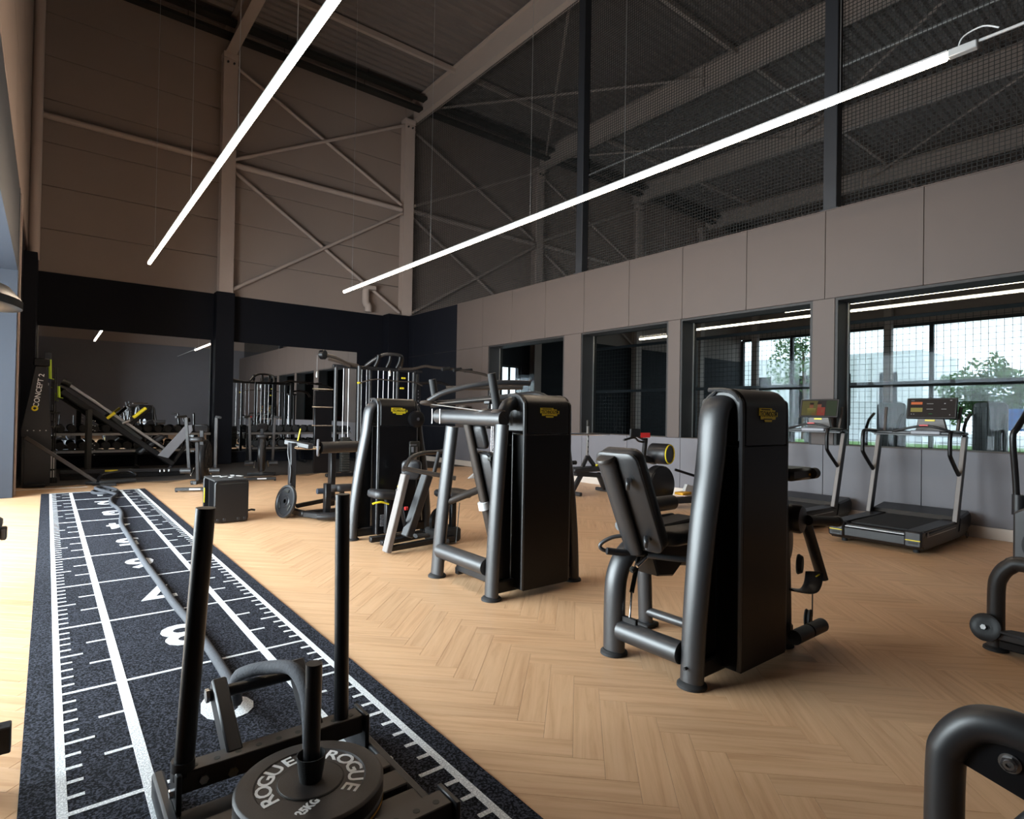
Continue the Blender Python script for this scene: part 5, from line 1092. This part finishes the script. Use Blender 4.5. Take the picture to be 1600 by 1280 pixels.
# ================= BACK LEFT CORNER =================
t = thing('ski_trainer', 'tall black ski trainer with vertical lettering in the left corner', 'gym machine', (-0.10, 12.6, 0))
MB().prism([(-0.335, 0.02), (0.06, 0.02), (0.06, 0.95), (-0.02, 2.02), (-0.17, 2.02), (-0.335, 0.95)], (0, 12.62, 0), (1, 0, 0), (0, 0, 1), 0.07, 0.008).build('housing', 'dark', t)
MB().box(-0.20, 0.02, 12.50, 12.62, 2.0, 2.14, 0.02).build('flywheel_head', 'black', t)
for i in range(4): MB().cyl((-0.25+i*0.08, 12.55, 0.93), (-0.25+i*0.08, 12.545, 0.93), 0.010, 8).build('rivet', 'steel', t)
mt = Matrix.Translation((-0.115, 12.543, 1.60)) @ Matrix.Rotation(PI/2, 4, 'X') @ Matrix.Rotation(math.radians(83), 4, 'Z')
text_mb('CONCEPT 2', 0.105, mt, 0.0006, 1.0, 0.0015).build('lettering', 'platelabel', t, sharp=20)
b = MB(); b.torus((-0.165, 12.542, 1.30), (0, 1, 0), 0.034, 0.013, 24, 6); b.build('emblem', 'yellow', t, 'yellow letter C emblem')
MB().box(-0.30, 0.0, 12.35, 12.78, 0.0, 0.05, 0.01).build('base_plate', 'black', t)
for x in (0.09, 0.12): MB().cyl((x, 12.62, 0.05), (x, 12.62, 2.0), 0.008, 8).build('cord', 'ink', t)
t = rail_t = thing('accessory_rail', 'narrow wall rail hung with handles and lime bands in the left corner', 'rack', (0.0, 13.3, 0))
MB().box(-0.06, 0.04, 13.3, 13.36, 0.0, 2.3, 0.008).build('rail', 'wall_navy', t)
for z in (1.02, 1.28, 1.72, 2.12): MB().cyl((0.0, 13.30, z), (0.0, 13.18, z+0.02), 0.014, 8).build('hook', 'steel', t)
MB().box(-0.02, 0.15, 13.24, 13.40, 0.0, 0.05, 0.01).build('foot', 'black', t)
for (x, z, L_) in ((0.03, 2.0, 0.34), (0.16, 1.60, 0.20)):
    b = MB().tube([(x, 13.2, z-L_/2), (x-0.01, 13.2, z+L_/2)], [(0.022, 0.008)]*2, 8); b.tube([(x, 13.19, z-L_/2), (x+0.06, 13.19, z-L_/2-0.01)], [(0.02, 0.008)]*2, 8)
    o = one(b, 'resistance_band', 'lime', 'lime green band hanging in the left corner, the %s one' % ('upper' if z > 1.8 else 'lower'), 'resistance band', (x, 13.2, z), 'lime bands in the corner')
for (z) in (0.97, 1.23): 
    setoff((0.0, 13.3, 0)); k = rail_t
    MB().cyl((0.04, 13.12, z), (0.18, 13.12, z), 0.016, 10).build('grip', 'ink', k); MB().lathe([(0, 0), (0.035, 0.004), (0.03, 0.02), (0, 0.024)], (0.04, 13.12, z), (-1, 0, 0), 14).build('end_cap', 'orange', k); MB().cyl((0.10, 13.12, z), (0.10, 13.14, z+0.16), 0.006, 6).build('strap', 'steel', k)
t = thing('small_roller', 'pale drum roller standing at the foot of the corner rail', 'roller', (0.08, 13.0, 0))
MB().cyl((0.08, 13.0, 0.10), (0.08, 13.0, 0.52), 0.055, 20).build('drum', 'alu', t); MB().box(0.0, 0.16, 12.92, 13.08, 0, 0.10, 0.01).build('foot', 'black', t); MB().lathe([(0.06, 0), (0.062, 0.03)], (0.08, 13.0, 0.22), (0, 0, 1), 20, close=False).build('band', 'ink', t)
t = thing('slanted_beam', 'brown-black beam slanting from the ski trainer down to the floor', 'beam', (0.3, 12.35, 0))
MB().bar((-0.27, 12.3, 0.83), (0.72, 12.25, 0.03), 0.045, 0.06, c=0.006).build('beam', 'curved_dark', t)
MB().box(0.62, 0.84, 12.15, 12.36, 0.004, 0.03, 0.006).build('floor_plate', 'black', t); MB().bar((-0.30, 12.36, 0.01), (-0.30, 12.36, 0.84), 0.04, 0.04, c=0.006).build('post', 'black', t)
struct('trim_%d' % n_, (0.1, 12.3, 0), MB().box(-0.38, 0.55, 12.0, 12.06, 0.0, 0.012, 0.003), 'base', 'pale floor strip at the left corner'); n_ += 1
t = thing('floor_stand', 'low black folded stand on the floor beyond the coiled rope end', 'stand', (0.85, 12.3, 0))
MB().tube([(0.55, 12.35, 0.04), (0.80, 12.2, 0.05), (1.25, 12.3, 0.05)], 0.035, 12, smooth=3).build('tube', 'rubber', t); MB().tube([(0.7, 12.2, 0.05), (0.78, 12.4, 0.16), (1.15, 12.5, 0.20), (1.28, 12.4, 0.12)], 0.025, 12, smooth=4).build('tube', 'black', t); MB().box(0.72, 0.95, 11.95, 12.12, 0.0, 0.05, 0.01).build('foot', 'rubber', t)
# incline leg press
t = thing('leg_press_machine', 'big black inclined leg press with two bright rails before the left mirror', 'gym machine', (1.2, 13.6, 0))
for yy in (13.35, 13.95):
    MB().bar((0.28, yy, 1.76), (1.95, yy, 0.45), 0.03, 0.05, c=0.006).build('chrome_rail' if yy < 13.5 else 'guide_rail', 'steel' if yy < 13.5 else 'dark', t)
    MB().bar((0.20, yy+0.05, 1.62), (2.0, yy+0.05, 0.22), 0.07, 0.10, c=0.01).build('incline_beam', 'black', t)
    MB().cyl((0.20, yy-0.03, 1.80), (0.33, yy-0.03, 1.74), 0.05, 14).build('rail_end', 'ink', t)
    MB().bar((0.62, yy+0.02, 0.05), (0.62, yy+0.02, 1.30), 0.08, 0.08, c=0.008).build('upright', 'ink', t)
    MB().bar((0.2, yy, 0.05), (2.2, yy, 0.05), 0.08, 0.09, c=0.01).build('base_rail', 'black', t)
    for i in range(8): MB().cyl((0.70+0.0*i, yy-0.03, 0.45+i*0.09), (0.70, yy-0.04, 0.45+i*0.09), 0.010, 8).build('stop_hole', 'steel', t)
MB().bar((0.9, 13.62, 1.22), (1.45, 13.62, 0.72), 0.50, 0.10, c=0.02).build('sled_carriage', 'ink', t)
MB().bar((1.25, 13.62, 0.98), (1.62, 13.62, 1.36), 0.10, 0.07, c=0.01).build('weight_horn', 'black', t)
for yy in (13.30, 13.42): MB().cyl((1.30, yy, 1.15), (1.50, yy, 1.34), 0.028, 12).build('hand_grip', 'yellow', t, 'yellow grip')
MB().cyl((0.88, 13.3, 1.13), (1.00, 13.3, 1.24), 0.028, 12).build('hand_grip', 'yellow', t, 'yellow grip'); MB().cyl((1.12, 13.3, 1.04), (1.24, 13.3, 1.10), 0.03, 12).build('loading_sleeve', 'steel', t)
MB().box(0.86, 1.06, 13.20, 13.215, 0.14, 0.17, 0.003).build('badge', 'yellow', t, 'yellow maker badge'); MB().bar((0.2, 13.26, 0.16), (2.2, 13.26, 0.12), 0.06, 0.07, c=0.008).build('front_rail', 'dark', t)
pad(t, 'seat_back', (1.62, 13.62, 0.62), 0.42, 0.55, 0.09, (-0.62, 0, 0.78), (0.78, 0, 0.62), 'pad', 0.05)
MB().bar((1.95, 13.6, 0.12), (2.35, 13.6, 0.75), 0.10, 0.06, c=0.01).build('back_brace', 'dark', t)
MB().prism([(1.70, 0.42), (1.88, 0.36), (2.30, 0.90), (2.28, 1.02), (2.16, 1.00)], (0, 13.22, 0), (1, 0, 0), (0, 0, 1), 0.03, 0.006).build('grey_guard', 'grey', t, 'light grey slanted guard panel')
for x in (1.75, 1.82, 1.90): MB().cyl((x, 13.2, 0.10), (x, 13.2, 0.14), 0.02, 8).build('bolt_head', 'steel', t)
# dumbbell racks
ORD = 'first second third fourth fifth sixth seventh eighth ninth tenth eleventh twelfth thirteenth fourteenth fifteenth'.split()
def rack(x0, x1, lab, grp, n):
    t = thing('dumbbell_rack', lab, 'rack', ((x0+x1)/2, 15.35, 0), 'dumbbell racks under the mirrors')
    for x in (x0, (x0+x1)/2, x1):
        MB().bar((x, 15.12, 0.04), (x, 15.62, 0.04), 0.06, 0.06, c=0.008).build('foot_bar', 'black', t); MB().bar((x, 15.61, 0.04), (x, 15.64, 0.92), 0.06, 0.05, c=0.008).build('upright', 'black', t)
        for (ya, zz) in ((15.18, 0.40), (15.34, 0.76)): MB().bar((x, ya, zz-0.01), (x, 15.62, zz-0.01), 0.04, 0.03, c=0.004).build('shelf_arm', 'black', t)
    for (yy, zz) in ((15.28, 0.42), (15.44, 0.78)):
        for dy in (-0.09, 0.09): MB().bar((x0, yy+dy, zz), (x1, yy+dy, zz), 0.03, 0.04, c=0.004).build('shelf_rail', 'dark', t)
        MB().bar((x0, yy-0.115, zz-0.02), (x1, yy-0.115, zz-0.02), 0.008, 0.05, c=0.001).build('shelf_edge', 'steel', t)
    first = None
    for ti, (yy, zz, nm) in enumerate(((15.28, 0.42, 'lower'), (15.44, 0.78, 'upper'))):
        for i in range(n):
            x = x0+0.10+(x1-x0-0.20)*i/(n-1)
            lb = 'black dumbbell on the %s tier of the %s, %s from the left' % (nm, grp, ORD[i])
            if first is None:
                d = thing('dumbbell', lb, 'dumbbell', (x, yy, zz+0.10), 'dumbbells on the '+grp)
                for sg in (-1, 1): MB().lathe([(0.0, 0.0), (0.068, 0), (0.078, 0.008), (0.078, 0.058), (0.07, 0.066), (0, 0.066)], (x, yy+sg*0.06, zz+0.10), (0, sg, 0), 20).build('head', 'rubber', d)
                MB().cyl((x, yy-0.062, zz+0.10), (x, yy+0.062, zz+0.10), 0.016, 12).build('grip', 'chrome', d); first = d
            else: dup(first, (x, yy, zz+0.10), lb)
rack(0.12, 3.05, 'black two-tier dumbbell rack under the left mirror', 'left rack', 15)
rack(3.95, 6.55, 'black two-tier dumbbell rack under the right mirror', 'right rack', 13)
# ---- far hall machines seen through the glass ----
def far_bike(x, y, lab):
    t = thing('stair_trainer', lab, 'gym machine', (x, y, 0), 'machines in the far hall')
    MB().box(x-0.35, x+0.35, y-0.30, y+0.30, 0.0, 0.45, 0.04).build('body', 'ink', t); MB().prism(rrect(y-0.28, y+0.28, 0.45, 1.75, 0.10, 4), (x+0.25, 0, 0), (0, 1, 0), (0, 0, 1), 0.08, 0.01).build('console_panel', 'dark', t)
    for i in range(6): MB().bar((x+0.24, y-0.22+i*0.09, 0.5), (x+0.24, y-0.22+i*0.09, 1.65), 0.01, 0.012).build('slat', 'grey', t)
    for sg in (-1, 1): MB().tube([(x-0.2, y+sg*0.3, 0.4), (x-0.25, y+sg*0.3, 1.2), (x+0.1, y+sg*0.28, 1.5)], 0.03, 10, smooth=3).build('handrail', 'black', t)
far_bike(14.4, 4.9, 'dark upright machine in the far hall left of the right treadmill'); far_bike(14.6, 3.2, 'dark upright machine in the far hall right of the right treadmill screen'); far_bike(14.4, 6.5, 'dark upright machine in the far hall behind the left treadmill')
